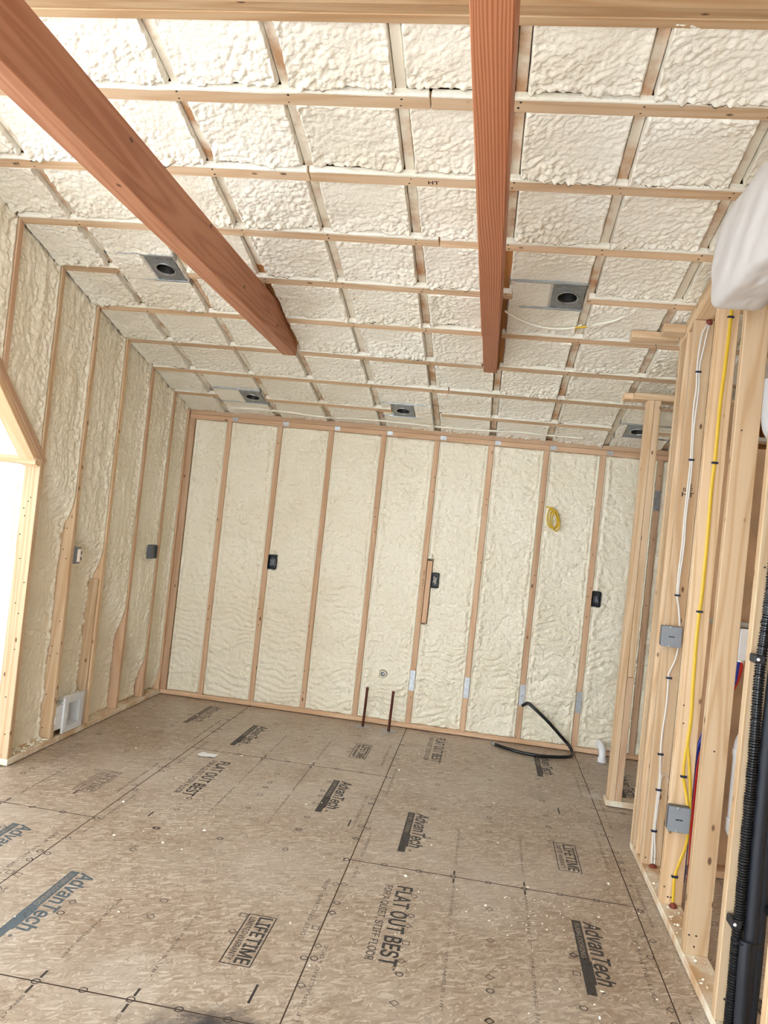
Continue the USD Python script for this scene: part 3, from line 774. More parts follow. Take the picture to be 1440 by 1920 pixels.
# ------------------------------------------------------------------ right stud wall
wall_right = thing('wall_right', 'open partition of pale pine studs along the right side', 'wall', kind='structure')
board('bottom_plate', (XR, XR + 0.089), (-5.2, -1.715), (0.004, 0.038), M['dusty'], wall_right, axis=1)
for j, dz in enumerate((-0.042, -0.081)):
    board('top_plate', (XR, XR + 0.089), (-5.2, -1.70), (dz, dz + 0.038), M['pine'], wall_right, axis=1, shear=on_slope)
def rstud(y1, z0=0.038, x=(XR, XR + 0.089), mt='pine', dz=-0.085, nails=4, knots=None):
    s = board('stud', x, (y1, y1 + 0.038), (z0, float(zc(y1)) + dz), M[mt], wall_right, axis=2)
    if nails:
        put('nail_heads', cat([lathe([(0, -0.0008), (0.0032, -0.0008), (0.0032, 0.003), (0, 0.003)], 8, (RND.uniform(x[0] + 0.012, x[1] - 0.012), y1, RND.choice([0.07, 0.11, RND.uniform(0.3, 2.2)])), (0, -1, 0)) for _ in range(nails)]), M['nail'], s)
    return s
for y1 in (-1.753, -1.795, -1.885):
    rstud(y1, nails=0)
for y1 in (-2.0, -2.4, -2.8, -3.2, -3.6, -4.0, -4.4):
    rstud(y1, nails=5)
for x0, x1, y0, z0, z1 in ((3.03, 3.268, -1.70, -0.001, 0.036), (3.16, 3.268, -1.84, -0.03, 0.01)):
    board('ceiling_block', (x0, x1), (y0, y0 + 0.062), (z0 - 0.038, z1 - 0.038), M['pine'], wall_right, axis=0, shear=on_slope)
# short cross wall farther back
wall_inner = thing('wall_inner', 'short framed cross wall with a doubled end stud behind the partition', 'wall', kind='structure')
for x0 in (3.247, 3.286):
    board('stud', (x0, x0 + 0.038), (-1.12, -1.031), (0.76 if x0 > 3.26 else 0.038, 2.386), M['pine'], wall_inner, axis=2)
board('stud', (3.286, 3.324), (-1.12, -1.031), (0.038, 0.758), M['pine_red'], wall_inner, axis=2)
for x0 in (3.70, 4.10, 4.50):
    board('stud', (x0, x0 + 0.038), (-1.12, -1.031), (0.038, 2.386), M['pine'], wall_inner, axis=2)
board('bottom_plate', (3.235, X_END), (-1.121, -1.03), (0.004, 0.038), M['dusty'], wall_inner, axis=0)
board('top_plate', (3.17, X_END), (-1.121, -1.03), (2.387, 2.425), M['pine'], wall_inner, axis=0)
board('top_plate', (3.12, X_END), (-1.06, -0.97), (2.392, 2.43), M['pine'], wall_inner, axis=0)
# plumbing wall
wall_plumb = thing('wall_plumbing', 'dim brown plumbing wall seen through the gaps of the partition', 'wall', kind='structure')
board('bottom_plate', (3.47, X_END), (-1.945, -1.856), (0.004, 0.038), M['pine_red'], wall_plumb, axis=0)
for x0 in (3.47, 3.56, 3.70, 3.80, 4.2, 4.6):
    board('stud', (x0, x0 + 0.038), (-1.94, -1.856), (0.038, 2.02), M['pine_red'], wall_plumb, axis=2)
put('sheathing', boxm((3.47, X_END), (-1.855, -1.843), (0.0, 2.05)), M['board'], wall_plumb)
put('steel_strap', boxm((3.485, 3.545), (-1.9475, -1.9455), (-0.0, 0.045)), M['galv_dull'], wall_plumb)

# ------------------------------------------------------------------ recessed-light housings
DLL = ['galvanized recessed light housing left of the left timber beam', 'galvanized recessed light housing right of the middle timber beam',
       'galvanized recessed light housing near the back wall at the left', 'galvanized recessed light housing near the middle of the back wall', 'galvanized recessed light housing half hidden by the doubled stud']
for (cx, cy), lb in zip(DL, DLL):
    t = thing('recessed_light_housing', lb, 'light housing', 'recessed light housings in the ceiling foam')
    import shapely.geometry as sg
    hole = sg.Point(0, 0).buffer(0.05, 24)
    pl = sg.box(-0.077, -0.108, 0.077, 0.108)
    for hx, hy in ((-0.055, 0.09), (0.05, 0.09), (-0.05, -0.095), (0.0, -0.097), (0.055, -0.09)):
        pl = pl.difference(sg.box(hx - 0.012, hy - 0.004, hx + 0.012, hy + 0.004))
    m = trimesh.creation.extrude_polygon(pl.difference(hole), 0.0015)
    v = np.asarray(m.vertices) + [cx, cy, 0.004]
    put('mounting_plate', (on_slope(v), np.asarray(m.faces)), M['galv_dull'], t)
    rimv, rimf = lathe([(0.047, 0.0), (0.053, -0.003), (0.056, -0.002), (0.056, 0.004), (0.047, 0.004), (0.047, 0.0)], 40)
    put('rim', (on_slope(rimv + [cx, cy, 0.002]), rimf), M['galv'], t, smooth=40)
    cv, cf = lathe([(0.049, 0.0), (0.050, 0.0), (0.050, 0.13), (0.0, 0.131), (0.0, 0.127), (0.049, 0.126), (0.049, 0.0)], 40)
    put('can', (on_slope(cv + [cx, cy, 0.004]), cf), M['can_dark'], t, smooth=40)
    cl = lathe([(0.0, -0.006), (0.012, -0.005), (0.014, 0.002), (0.0, 0.004)], 12)
    put('lamp_holder', (on_slope(cl[0] + [cx + 0.004, cy - 0.02, 0.105]), cl[1]), M['black_box'], t, smooth=40)
    left = max(r for r in RAFT if r < cx - 0.05); right = min(r for r in RAFT if r > cx + 0.05)
    for dy in (-0.122, 0.112):
        bars = cat([boxm((left + 0.02, right - 0.02), (cy + dy - 0.009, cy + dy + 0.009), (0.004, 0.007), 0.0008), boxm((left + 0.02, right - 0.02), (cy + dy - 0.009, cy + dy - 0.007), (0.0, 0.014), 0.0005),
                    boxm((left + 0.0195, left + 0.022), (cy + dy - 0.025, cy + dy + 0.025), (-0.006, 0.03), 0.0005), boxm((right - 0.022, right - 0.0195), (cy + dy - 0.025, cy + dy + 0.025), (-0.006, 0.03), 0.0005)])
        put('hanger_bar', (on_slope(bars[0]), bars[1]), M['galv'], t)

# ------------------------------------------------------------------ electrical boxes
def wires(x0, x1, y0, y1, z0, z1, n, seed):
    r = random.Random(seed); out = []
    for _ in range(n):
        p = [(r.uniform(x0, x1), y1 + (y0 - y1) * q, z0 + (z1 - z0) * (0.15 + 0.7 * abs((q * 1.7 + r.random()) % 1))) for q in (0.9, 0.55, 0.3, 0.5, 0.8)]
        out.append(tube(catmull(p, 6), 0.0024, 6))
    return cat(out)
def open_box(x, y, z, t, matl):
    """A box open towards -y."""
    return cat([boxm((x[0], x[1]), (y[1] - t, y[1]), z), boxm((x[0], x[0] + t), y, z), boxm((x[1] - t, x[1]), y, z), boxm((x[0], x[1]), y, (z[0], z[0] + t)), boxm((x[0], x[1]), y, (z[1] - t, z[1]))])
for i, ((x0, x1), lb) in enumerate(zip(BOXES_BACK, ('black open electrical box on the second stud of the back wall', 'black open electrical box beside the short wood block on the back wall', 'black open electrical box at the right end of the back wall'))):
    t = thing('electrical_box', lb, 'electrical box', 'electrical boxes in the back wall')
    put('box', open_box((x0, x1), (-0.008, 0.06), (1.066, 1.17), 0.002, None), M['black_box'], t)
    put('wires', wires(x0 + 0.012, x1 - 0.012, 0.05, 0.004, 1.075, 1.16, 6, 20 + i), M['grey_box'] if i != 1 else M['white_cable'], t)
for y0, y1, lb, dev in ((-1.508, -1.45, 'steel switch box with a pale device on the second left-wall stud', True), (-0.46, -0.37, 'dark grey electrical box on the left wall near the back corner', False)):
    t = thing('electrical_box', lb, 'electrical box', 'electrical boxes on the left wall')
    put('box', boxm((-0.06, 0.012), (y0, y1), (1.07, 1.17), 0.003), M['steel_box' if dev else 'grey_dark'], t)
    if dev:
        put('device', boxm((0.012, 0.03), (y0 + 0.014, y1 - 0.01), (1.082, 1.158), 0.003), M['device'], t)
        put('device_slot', cat([boxm((0.03, 0.031), (y0 + 0.026, y1 - 0.022), (z, z + 0.018)) for z in (1.093, 1.128)]), M['black_box'], t)
    else:
        put('cover_ear', boxm((0.012, 0.02), (y1 - 0.03, y1), (1.075, 1.165), 0.002), M['black_box'], t)
# clear-wrapped outlet box low on the left wall
t = thing('utility_box', 'white plastic utility box in clear film low on the left wall', 'utility box')
by0, by1, bz0, bz1 = -1.44, -1.22, 0.048, 0.262
put('body', open_box((by0, by1), (0, 0.08), (bz0, bz1), 0.004, None), M['white_plastic'], t) if False else None
def swap(m):  # open towards +x instead of -y
    v, f = m
    return np.stack([-v[:, 1], v[:, 0], v[:, 2]], 1), f
put('body', swap(open_box((by0 + 0.03, by1 - 0.03), (0.0, 0.08), (bz0 + 0.03, bz1 - 0.03), 0.003, None)), M['white_plastic'], t)
fl = sg.box(by0, bz0, by1, bz1).difference(sg.box(by0 + 0.042, bz0 + 0.035, by1 - 0.042, bz1 - 0.04))
m = trimesh.creation.extrude_polygon(fl, 0.012); v = np.asarray(m.vertices)
put('face_flange', (np.stack([v[:, 2] + 0.002, v[:, 0], v[:, 1]], 1), np.asarray(m.faces)), M['white_plastic'], t)
put('side_bracket', cat([boxm((-0.004, 0.004), (by0 - 0.075, by0 + 0.02), (bz0 + 0.07, bz0 + 0.12), 0.001), boxm((-0.075, 0.0), (by0 - 0.07, by0 + 0.03), (bz0 + 0.03, bz0 + 0.17), 0.003)]), M['white_plastic'], t)
put('paper_insert', boxm((-0.04, -0.037), (by0 + 0.06, by1 - 0.07), (bz0 + 0.04, bz1 - 0.07), 0.001), M['white_cable'], t)
put('insert_mark', boxm((-0.0365, -0.036), (by1 - 0.10, by1 - 0.085), (bz0 + 0.06, bz0 + 0.075)), M['black_box'], t)
gy, gz = np.meshgrid(np.linspace(by0 - 0.01, by1 + 0.045, 24), np.linspace(bz0 - 0.005, bz1 + 0.01, 24), indexing='ij')
rad_ = np.clip(np.minimum(np.minimum(gy - gy.min(), gy.max() - gy), np.minimum(gz - gz.min(), gz.max() - gz)) / 0.03, 0, 1)
fx = 0.018 * rad_ + 0.010 * (f2(gy * 30, gz * 30, 2, 3) - 0.3) - 0.004
skin(np.stack([fx + 0.004, gy, gz], -1), False, 'clear_film', t, M['film'])

# junction boxes on the partition
def jbox(x, z, yf, lb):
    t = thing('junction_box', lb, 'junction box', 'grey junction boxes on the partition studs')
    put('box', boxm(x, (yf - 0.042, yf - 0.001), z, 0.004), M['grey_dark'], t)
    put('cover', boxm((x[0] - 0.001, x[1] + 0.001), (yf - 0.048, yf - 0.042), (z[0] - 0.001, z[1] + 0.001), 0.0015), M['grey_box'], t)
    cx = (x[0] + x[1]) / 2
    for z_ in (z[0] + 0.004, z[1] - 0.003):
        put('screw', lathe([(0, 0), (0.005, 0), (0.005, 0.003), (0, 0.004)], 12, (cx - 0.008, yf - 0.048, z_), (0, -1, 0)), M['galv'], t)
    put('raised_mark', cat([boxm((cx - 0.014 + 0.0058 * q, cx - 0.014 + 0.0058 * q + 0.0046), (yf - 0.0486, yf - 0.048), ((z[0] + z[1]) / 2 - 0.003, (z[0] + z[1]) / 2 + 0.002 + 0.001 * (q % 2))) for q in range(5)]), M['black_box'], t)
jbox((3.249, 3.338), (1.068, 1.162), -2.0, 'grey square junction box with white cable on the partition stud, at head height')
jbox((3.259, 3.344), (0.357, 0.458), -2.4, 'grey square junction box with yellow cable low on the partition stud')

# ------------------------------------------------------------------ cables on the partition
def ribbon(pts, w, th, seg=8):
    return tube(catmull(pts, 8), w, seg, flat=th, up=(0, 1, 0))
def staples(parent, places, y, loc=None):
    for x, z in places:
        put('staple', cat([boxm((x - 0.013, x + 0.013), (y - 0.010, y - 0.004), (z - 0.0045, z + 0.0045), 0.002), boxm((x - 0.013, x - 0.009), (y - 0.006, y + 0.004), (z - 0.0035, z + 0.0035)), boxm((x + 0.009, x + 0.013), (y - 0.006, y + 0.004), (z - 0.0035, z + 0.0035))]), M['staple'], parent)
WY = -2.0055
t = thing('cable_run', 'pair of white cables stapled down the partition stud above the upper grey box', 'cable')
up = [(3.328, WY, 2.60), (3.307, WY, 2.56), (3.300, WY, 2.493), (3.297, WY, 2.399), (3.303, WY, 2.292), (3.300, WY, 2.188), (3.309, WY, 1.95), (3.309, WY, 1.866), (3.307, WY, 1.684), (3.310, WY, 1.578), (3.308, WY, 1.494), (3.306, WY, 1.391), (3.309, WY, 1.308), (3.322, WY, 1.249), (3.333, WY - 0.01, 1.165)]
put('cable', ribbon(up, 0.0048, 0.003), M['white_cable'], t, smooth=60)
up2 = [(3.334, WY, 2.60), (3.327, WY, 2.56), (3.318, WY, 2.48), (3.308, WY, 2.39), (3.314, WY, 2.28), (3.310, WY, 2.1), (3.318, WY, 1.90), (3.314, WY, 1.684), (3.318, WY, 1.55), (3.313, WY, 1.40), (3.313, WY, 1.308)]
put('cable', ribbon(up2, 0.0042, 0.003), M['white_cable'], t, smooth=60)
staples(t, [(3.304, 2.368), (3.312, 1.95), (3.310, 1.308)], WY)
put('sealant', lathe([(0, 0.012), (0.012, 0.008), (0.016, 0.0), (0.01, -0.006), (0, -0.008)], 14, (3.331, WY - 0.004, 2.607), (0.2, -1, 0.3)), M['sealant'], t, smooth=True)
t = thing('cable_run', 'white cable stapled below the upper grey box down to the dusty plate', 'cable')
lowp = [(3.336, WY - 0.01, 1.066), (3.330, WY, 1.006), (3.308, WY, 0.94), (3.307, WY, 0.918), (3.310, WY, 0.838), (3.309, WY, 0.752), (3.304, WY, 0.654), (3.306, WY, 0.559), (3.312, WY, 0.472), (3.312, WY, 0.392), (3.310, WY, 0.312), (3.309, WY, 0.199), (3.311, WY, 0.12), (3.314, WY - 0.004, 0.036)]
put('cable', ribbon(lowp, 0.0046, 0.003), M['white_cable'], t, smooth=60)
put('cable', ribbon([(3.316, WY, 0.47), (3.318, WY, 0.392), (3.316, WY, 0.30), (3.314, WY, 0.199), (3.324, WY, 0.11), (3.326, WY - 0.004, 0.036)], 0.0042, 0.003), M['white_cable'], t, smooth=60)
put('thin_wire', tube(catmull([(3.314, WY, 0.42), (3.322, WY, 0.455), (3.336, WY - 0.004, 0.467), (3.349, WY, 0.449), (3.362, WY, 0.416)], 8), 0.0016, 6), M['white_cable'], t, smooth=60)
staples(t, [(3.309, 0.918), (3.305, 0.559), (3.312, 0.393), (3.310, 0.20)], WY)
put('sealant', lathe([(0, 0.014), (0.012, 0.010), (0.018, 0.002), (0.02, 0), (0, 0)], 14, (3.318, WY - 0.012, 0.038)), M['sealant'], t, smooth=True)
YY = -2.4055
t = thing('cable_run', 'bright yellow cable running the full height of the partition stud', 'cable')
ye = [(3.320, YY, 2.55), (3.319, YY, 2.431), (3.316, YY, 2.29), (3.312, YY, 2.172), (3.312, YY, 2.052), (3.313, YY, 1.914), (3.310, YY, 1.791), (3.313, YY, 1.602), (3.314, YY, 1.483), (3.314, YY, 1.341), (3.311, YY, 1.268), (3.310, YY, 1.154), (3.314, YY, 0.966), (3.319, YY, 0.826), (3.315, YY, 0.709)]
put('cable', ribbon(ye, 0.0075, 0.0036), M['yellow'], t, smooth=60)
put('cable', ribbon([(3.315, YY, 0.715), (3.310, YY, 0.648), (3.312, YY, 0.577), (3.322, YY, 0.536), (3.331, YY, 0.499), (3.337, YY - 0.008, 0.462)], 0.006, 0.0034), M['yellow'], t, smooth=60)
put('cable', ribbon([(3.316, YY, 0.715), (3.327, YY, 0.648), (3.339, YY, 0.569), (3.349, YY, 0.48), (3.353, YY, 0.39), (3.349, YY, 0.296), (3.331, YY, 0.221), (3.317, YY, 0.158), (3.318, YY, 0.09), (3.319, YY - 0.004, 0.036)], 0.006, 0.0034), M['yellow'], t, smooth=60)
staples(t, [(3.319, 2.519), (3.313, 1.898), (3.311, 1.269), (3.312, 0.577), (3.316, 0.16)], YY)
put('sealant', lathe([(0, 0.018), (0.010, 0.014), (0.016, 0.004), (0.018, 0), (0, 0)], 14, (3.319, YY - 0.012, 0.038)), M['sealant'], t, smooth=True)

# ------------------------------------------------------------------ black line set
t = thing('line_set', 'black insulated pipes and ribbed hose hanging on the nearest right studs', 'pipe bundle')
HY = -3.245
corr = catmull([(3.300, HY, 2.35), (3.30, HY, 1.8), (3.295, HY, 1.4), (3.288, HY, 1.19), (3.288, HY, 1.089), (3.292, HY, 0.923), (3.294, HY, 0.757), (3.295, HY, 0.591), (3.297, HY, 0.426), (3.296, HY, 0.326), (3.298, HY, 0.194), (3.298, HY, 0.042)], 34)
_d = np.r_[0, np.cumsum(np.linalg.norm(np.diff(corr, axis=0), axis=1))]
_s = np.arange(0, _d[-1], 0.002125)
corr = np.stack([np.interp(_s, _d, corr[:, k]) for k in range(3)], 1)
z_ = _s
put('ribbed_hose', tube(corr, 0.0165, 14, rad=0.80 + 0.24 * (np.sin(z_ / 0.0085 * 2 * np.pi) > 0) + 0 * z_), M['black'], t, smooth=50)
put('insulated_pipe', tube(catmull([(3.345, HY + 0.01, 2.35), (3.343, HY + 0.01, 1.6), (3.332, HY, 1.10), (3.330, HY, 0.929), (3.331, HY, 0.763), (3.332, HY, 0.597), (3.335, HY, 0.432), (3.336, HY, 0.333), (3.336, HY, 0.201), (3.337, HY, 0.042)], 8), 0.021, 14), M['black_foam'], t, smooth=60)
put('insulated_pipe', tube(catmull([(3.372, HY + 0.02, 2.35), (3.37, HY + 0.02, 1.2), (3.362, HY + 0.02, 0.7), (3.366, HY + 0.02, 0.33), (3.364, HY + 0.02, 0.042)], 8), 0.020, 14), M['black_foam'], t, smooth=60)
put('insulated_pipe', tube(catmull([(3.318, HY - 0.018, 0.33), (3.316, HY - 0.026, 0.25), (3.318, HY - 0.028, 0.15), (3.320, HY - 0.03, 0.042)], 8), 0.018, 14), M['black_foam'], t, smooth=60)
for x, z in ((3.281, 0.375), (3.385, 0.426), (3.274, 1.197)):
    put('clip', boxm((x - 0.012, x + 0.02), (HY - 0.022, HY + 0.03), (z - 0.013, z + 0.013), 0.003), M['black_box'], t)
    put('clip_screw', lathe([(0, 0.004), (0.004, 0.003), (0.0055, 0), (0, 0)], 12, (x - 0.001, HY - 0.022, z), (0, -1, 0)), M['white_plastic'], t)
put('tie_wire', tube(catmull([(3.279, HY - 0.02, 0.335), (3.30, HY - 0.03, 0.322), (3.335, HY - 0.03, 0.325), (3.372, HY - 0.01, 0.318)], 8), 0.002, 6), M['black'], t)

# ------------------------------------------------------------------ wrapped wall unit
t = thing('wrapped_wall_unit', 'bulky wall unit wrapped in milky white plastic at the top of the partition', 'wall unit')
ux, uy, uz = (3.078, 3.268), (-3.78, -2.955), (2.358, 2.668)
b = trimesh.creation.icosphere(5)
d = np.asarray(b.vertices)
def sup(d, e):
    return d / (np.abs(d) ** e).sum(1, keepdims=True) ** (1 / e)
v = sup(d, 7.0) * [(ux[1] - ux[0]) / 2, (uy[1] - uy[0]) / 2, (uz[1] - uz[0]) / 2] + [(ux[0] + ux[1]) / 2, (uy[0] + uy[1]) / 2, (uz[0] + uz[1]) / 2]
fold = meshkit.fbm(v * [14, 6, 9], 3, 4) - 0.5
v = v + d * (0.014 * fold)[:, None] + d * (0.003 * np.sin(v[:, 1:2] * 26 + v[:, 2:3] * 34 + 6 * fold[:, None]))
v[:, 0] = np.minimum(v[:, 0], XR - 0.001)
put('plastic_wrap', (v, np.asarray(b.faces)), M['wrap'], t, smooth=True)

# ------------------------------------------------------------------ plumbing seen through the partition
t = thing('drain_pipe', 'white plastic drain pipe with elbow behind the partition studs', 'pipe')
PX, PY = 3.655, -2.005
put('pipe', tube(catmull([(3.70, PY, 0.715), (3.675, PY, 0.70), (3.655, PY, 0.655), (PX, PY, 0.55), (PX, PY, 0.30)], 10), 0.027, 20), M['white_plastic'], t, smooth=50)
put('trap_end', lathe([(0, -0.05), (0.018, -0.044), (0.03, -0.02), (0.031, 0.04), (0.028, 0.042), (0, 0.042)], 24, (PX, PY, 0.275)), M['white_plastic'], t, smooth=40)
put('collar', lathe([(0.027, 0), (0.032, 0.002), (0.032, 0.03), (0.027, 0.032), (0.027, 0)], 24, (PX, PY, 0.60)), M['white_plastic'], t, smooth=40)
t = thing('outlet_box', 'white plastic washer outlet box on a metal bracket behind the partition', 'outlet box')
put('body', open_box((3.605, 3.70), (-2.02, -1.945), (1.045, 1.185), 0.003, None), M['white_plastic'], t)
put('front_flange', boxm((3.603, 3.702), (-2.022, -2.018), (1.043, 1.188), 0.001), M['white_plastic'], t)
put('mounting_bracket', boxm((3.44, 3.95), (-1.953, -1.946), (1.19, 1.215), 0.001), M['galv'], t)
t = thing('supply_pipe', 'red flexible water pipe curving down behind the partition studs', 'pipe')
put('pipe', tube(catmull([(3.622, -2.0, 1.045), (3.615, -2.02, 0.98), (3.575, -2.04, 0.88), (3.50, -2.05, 0.74), (3.468, -2.05, 0.60), (3.464, -2.05, 0.40), (3.468, -2.05, 0.24), (3.475, -2.05, 0.10), (3.476, -2.05, 0.01)], 10), 0.0105, 12), M['red'], t, smooth=60)
put('fitting', lathe([(0.011, 0), (0.015, 0.001), (0.015, 0.026), (0.011, 0.028), (0.011, 0)], 16, (3.622, -2.0, 1.017)), M['white_plastic'], t, smooth=40)
t = thing('supply_pipe', 'blue flexible water pipe beside the red one behind the partition', 'pipe')
put('pipe', tube(catmull([(3.583, -2.09, 1.04), (3.558, -2.12, 0.93), (3.483, -2.135, 0.8), (3.445, -2.135, 0.68), (3.43, -2.12, 0.58), (3.435, -2.09, 0.4), (3.435, -2.09, 0.02)], 10), 0.0105, 12), M['blue'], t, smooth=60)
t = thing('vent_duct', 'white plastic elbow high behind the nearest partition studs', 'pipe')
put('elbow', tube(catmull([(3.655, -2.0, 2.36), (3.655, -2.0, 2.24), (3.67, -2.0, 2.13), (3.73, -2.0, 2.09), (3.85, -2.0, 2.09)], 10), 0.05, 20), M['white_plastic'], t, smooth=50)

# ------------------------------------------------------------------ along the back wall
for x, y, lb in ((1.634, -0.125, 'dark copper pipe stub at the back wall, the left of two'), (1.829, -0.140, 'dark copper pipe stub at the back wall, the right of two')):
    t = thing('pipe_stub', lb, 'pipe', 'copper stubs rising from the floor')
    put('pipe', tube(np.array([(x, y, 0.0), (x + 0.004, y, 0.15), (x + 0.006, y, 0.288)]), 0.0095, 14), M['copper'], t, smooth=50)
    put('cap', lathe([(0.0, 0.004), (0.008, 0.003), (0.0105, 0.0), (0.0105, -0.02), (0.0, -0.02)], 16, (x + 0.006, y, 0.288)), M['copper'], t, smooth=40)
    a = np.arange(14) / 14 * 2 * np.pi
    rr_ = 0.048 + 0.018 * np.array([RND.random() for _ in a])
    sp = trimesh.creation.extrude_polygon(sg.Polygon(np.c_[rr_ * np.cos(a), rr_ * np.sin(a)]), 0.0015)
    put('floor_patch', (np.asarray(sp.vertices) + [x, y, 0.0004], np.asarray(sp.faces)), M['galv'], t)
t = thing('wall_fitting', 'small round foam-covered pipe end low in the back wall', 'pipe end')
put('ring', lathe([(0.018, 0), (0.024, 0.002), (0.026, 0.012), (0.022, 0.018), (0.018, 0.016), (0.018, 0)], 24, (1.728, 0.014, 0.377), (0, -1, 0)), M['crumb'], t, smooth=40)
put('plug', lathe([(0, 0.006), (0.012, 0.004), (0.018, -0.004), (0, -0.004)], 20, (1.728, 0.018, 0.377), (0, -1, 0)), M['galv_dull'], t, smooth=40)
t = thing('black_hose', 'black flexible hose drooping from the back wall and curling on the floor', 'hose')
hp = catmull([(2.775, -0.004, 0.285), (2.812, -0.03, 0.312), (2.86, -0.05, 0.285), (2.965, -0.06, 0.205), (3.06, -0.06, 0.12), (3.125, -0.065, 0.060), (3.15, -0.10, 0.022), (3.13, -0.17, 0.013), (3.05, -0.235, 0.013), (2.93, -0.275, 0.013), (2.80, -0.265, 0.013), (2.70, -0.215, 0.013), (2.605, -0.145, 0.013)], 12)
put('hose', tube(hp, 0.0115, 12), M['black'], t, smooth=60)
put('cut_end', tube(hp[-1:] + np.array([[0, 0, 0], [-0.028, 0.018, 0.002]]), 0.0095, 10), M['galv_dull'], t, smooth=50)
t = thing('drain_stub', 'white plastic elbow rising from the floor at the right end of the back wall', 'pipe')
put('elbow', tube(catmull([(3.350, -0.16, 0.0), (3.350, -0.16, 0.035), (3.348, -0.145, 0.075), (3.342, -0.11, 0.098), (3.335, -0.06, 0.105)], 8), 0.026, 20), M['white_plastic'], t, smooth=50)
put('collar', lathe([(0.026, 0), (0.0305, 0.001), (0.0305, 0.028), (0.026, 0.03), (0.026, 0)], 24, (3.350, -0.16, 0.0)), M['white_plastic'], t, smooth=40)
t = thing('cable_coil', 'looped coil of yellow cable hanging on the back wall stud', 'cable')
lp = []
for q, (dx, w, h_) in enumerate(((0.0, 0.035, 0.075), (0.012, 0.03, 0.068), (0.026, 0.028, 0.075))):
    a = np.linspace(0, 2 * np.pi, 26)
    lp.append(tube(np.stack([2.838 + dx + w * np.sin(a) * (1.0 - 0.25 * np.cos(a)) + 0.010 * (1 - np.cos(a)), -0.026 - 0.006 * q + 0.01 * np.sin(a), 1.672 - 0.008 * q + h_ * np.cos(a)], 1), 0.005, 8))
put('loop', cat(lp), M['yellow'], t, smooth=60)
put('loop', tube(catmull([(2.80, -0.004, 1.752), (2.83, -0.022, 1.742), (2.86, -0.03, 1.715), (2.885, -0.03, 1.675), (2.905, -0.026, 1.64), (2.898, -0.026, 1.615)], 8), 0.005, 8), M['yellow'], t, smooth=60)
put('wrap_tail', tube(catmull([(2.822, -0.034, 1.728), (2.842, -0.046, 1.735), (2.862, -0.044, 1.722), (2.85, -0.034, 1.708), (2.83, -0.036, 1.715)], 8), 0.005, 8), M['yellow'], t, smooth=60)

# ceiling feed cable beside the right housing
t = thing('feed_cable', 'foam-coated cable sagging under the right recessed light housing', 'cable')
cab = [(x, y, float(zc(y)) + h_) for x, y, h_ in ((2.37, -1.79, 0.004), (2.44, -1.74, -0.006), (2.55, -1.68, -0.008), (2.66, -1.67, -0.008), (2.74, -1.69, -0.006), (2.772, -1.70, 0.004))]
put('cable', tube(catmull(cab, 8), 0.006, 8), M['crumb'], t, smooth=60)
cab2 = [(x, y, float(zc(y)) + h_) for x, y, h_ in ((2.74, -1.69, -0.007), (2.765, -1.70, -0.008), (2.80, -1.71, -0.006), (2.92, -1.78, -0.004), (2.98, -1.83, 0.006))]
put('cable_end', tube(catmull(cab2[:3], 8), 0.0062, 8), M['yellow'], t, smooth=60)
put('cable', tube(catmull(cab2[2:], 8), 0.006, 8), M['crumb'], t, smooth=60)

t = thing('feed_cable', 'foam-coated cable running along the ceiling foot above the back wall', 'cable')
rc = random.Random(9)
put('cable', tube(catmull([(0.36 + 0.24 * q, -0.105 + rc.uniform(-0.03, 0.03), float(zc(-0.105)) + rc.uniform(-0.008, 0.006)) for q in range(12)], 8), 0.0065, 8), M['crumb'], t, smooth=60)
# ------------------------------------------------------------------ stamps and pencil on the lumber
def stamp_flat(text, x, y, L, H, k, parent_label=None):
    v, f = lettering(text, L, H, True)
    p = np.stack([x + v[:, 0], y - v[:, 1], np.full(len(v), -0.0004) - v[:, 2]], 1)
    return on_slope(p), f[:, ::-1]
put('grade_stamp', cat([stamp_flat('HT', 0.21, STRAP_Y[6] - 0.018, 0.03, 0.018, 6), stamp_flat('HT', 2.02, STRAP_Y[6] - 0.018, 0.045, 0.018, 6)]), M['stamp'], ceiling)
def stamp_front(text, x, z, y, L, H):
    v, f = lettering(text, L, H, True)
    return np.stack([x + v[:, 0], y - 0.0004 - v[:, 2], z + v[:, 1]], 1), f
put('grade_stamp', cat([stamp_front('SPF', 3.288, 1.80, -2.0, 0.045, 0.016), stamp_front('HT', 3.285, 1.775, -2.0, 0.055, 0.02)]), M['stamp'], wall_right)
def stamp_up(text, x, z, y, L, H):
    v, f = lettering(text, L, H)
    return np.stack([x - v[:, 1], y - 0.0004 - v[:, 2], z + v[:, 0]], 1), f
put('pencil_note', cat([stamp_up('12 w', 1.962, 1.07, 0.0, 0.05, 0.012), stamp_up('614', 1.962, 1.15, 0.0, 0.035, 0.014)]), M['stamp'], wall_back)

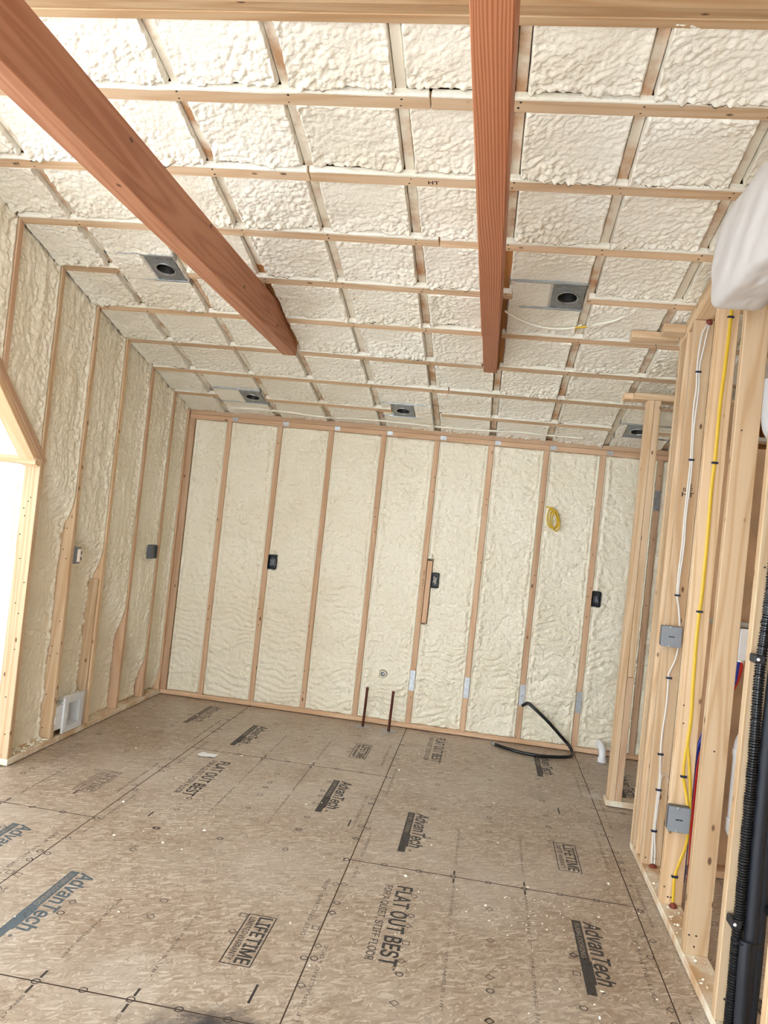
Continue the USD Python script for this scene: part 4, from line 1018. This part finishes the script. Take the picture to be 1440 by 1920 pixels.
# ------------------------------------------------------------------ debris
rd = random.Random(21)
cr = []
def crumb(x, y, z, r):
    b_ = trimesh.creation.icosphere(1, r)
    v = np.asarray(b_.vertices) * [rd.uniform(0.6, 1.4), rd.uniform(0.6, 1.4), rd.uniform(0.3, 0.8)]
    v *= 1 + 0.3 * np.random.default_rng(len(cr)).uniform(-1, 1, (len(v), 1))
    v[:, 2] -= v[:, 2].min()
    cr.append((v + [x, y, z], np.asarray(b_.faces)))
for _ in range(170):
    crumb(rd.uniform(0.1, 3.2), rd.uniform(-3.9, -0.05), 0.0, rd.choice([0.002, 0.003, 0.003, 0.004, 0.006]))
for _ in range(90):
    crumb(2.75 + rd.gauss(0, 0.2), -2.62 + rd.gauss(0, 0.12), 0.0, rd.choice([0.0015, 0.002, 0.003]))
p = put('foam_crumbs', cat(cr), M['crumb'])
tag(p, 'white crumbs of trimmed foam scattered on the floor', 'foam crumbs', kind='stuff')
cr = []
for _ in range(110):
    crumb(rd.uniform(XR + 0.008, XR + 0.08), rd.uniform(-3.6, -1.9), 0.038, rd.choice([0.0015, 0.002, 0.003, 0.005]))
tag(put('foam_crumbs', cat(cr), M['crumb'], wall_right), kind='stuff')
cr = []
for _ in range(70):
    crumb(rd.uniform(-0.085, -0.005), rd.uniform(-1.93, -1.56), 0.038, rd.choice([0.002, 0.004, 0.006, 0.01]))
tag(put('foam_crumbs', cat(cr), M['crumb'], wall_left), kind='stuff')
for (x, y), lb in (((0.873, -1.29), 'pale plastic scrap on the floor at the far end of a printed slogan'), ((3.17, -0.98), 'crumpled clear plastic at the foot of the doubled stud')):
    n = 14
    gx, gy = np.meshgrid(np.linspace(-0.055, 0.055, n), np.linspace(-0.04, 0.04, n), indexing='ij')
    hz = 0.002 + 0.026 * np.abs(f2(gx * 40 + x * 9, gy * 40, 2, 5) - 0.45)
    gx2 = gx * (0.75 + 0.5 * f2(gy * 30, gx * 20 + x, 2, 2))
    q = skin(np.stack([x + gx2, y + gy * (0.8 + 0.4 * f2(gx * 30, gy * 9, 2, 3)), hz], -1), False, 'plastic_scrap', None, M['white_plastic'] if x < 1 else M['film'])
    tag(q, lb, 'plastic scrap')
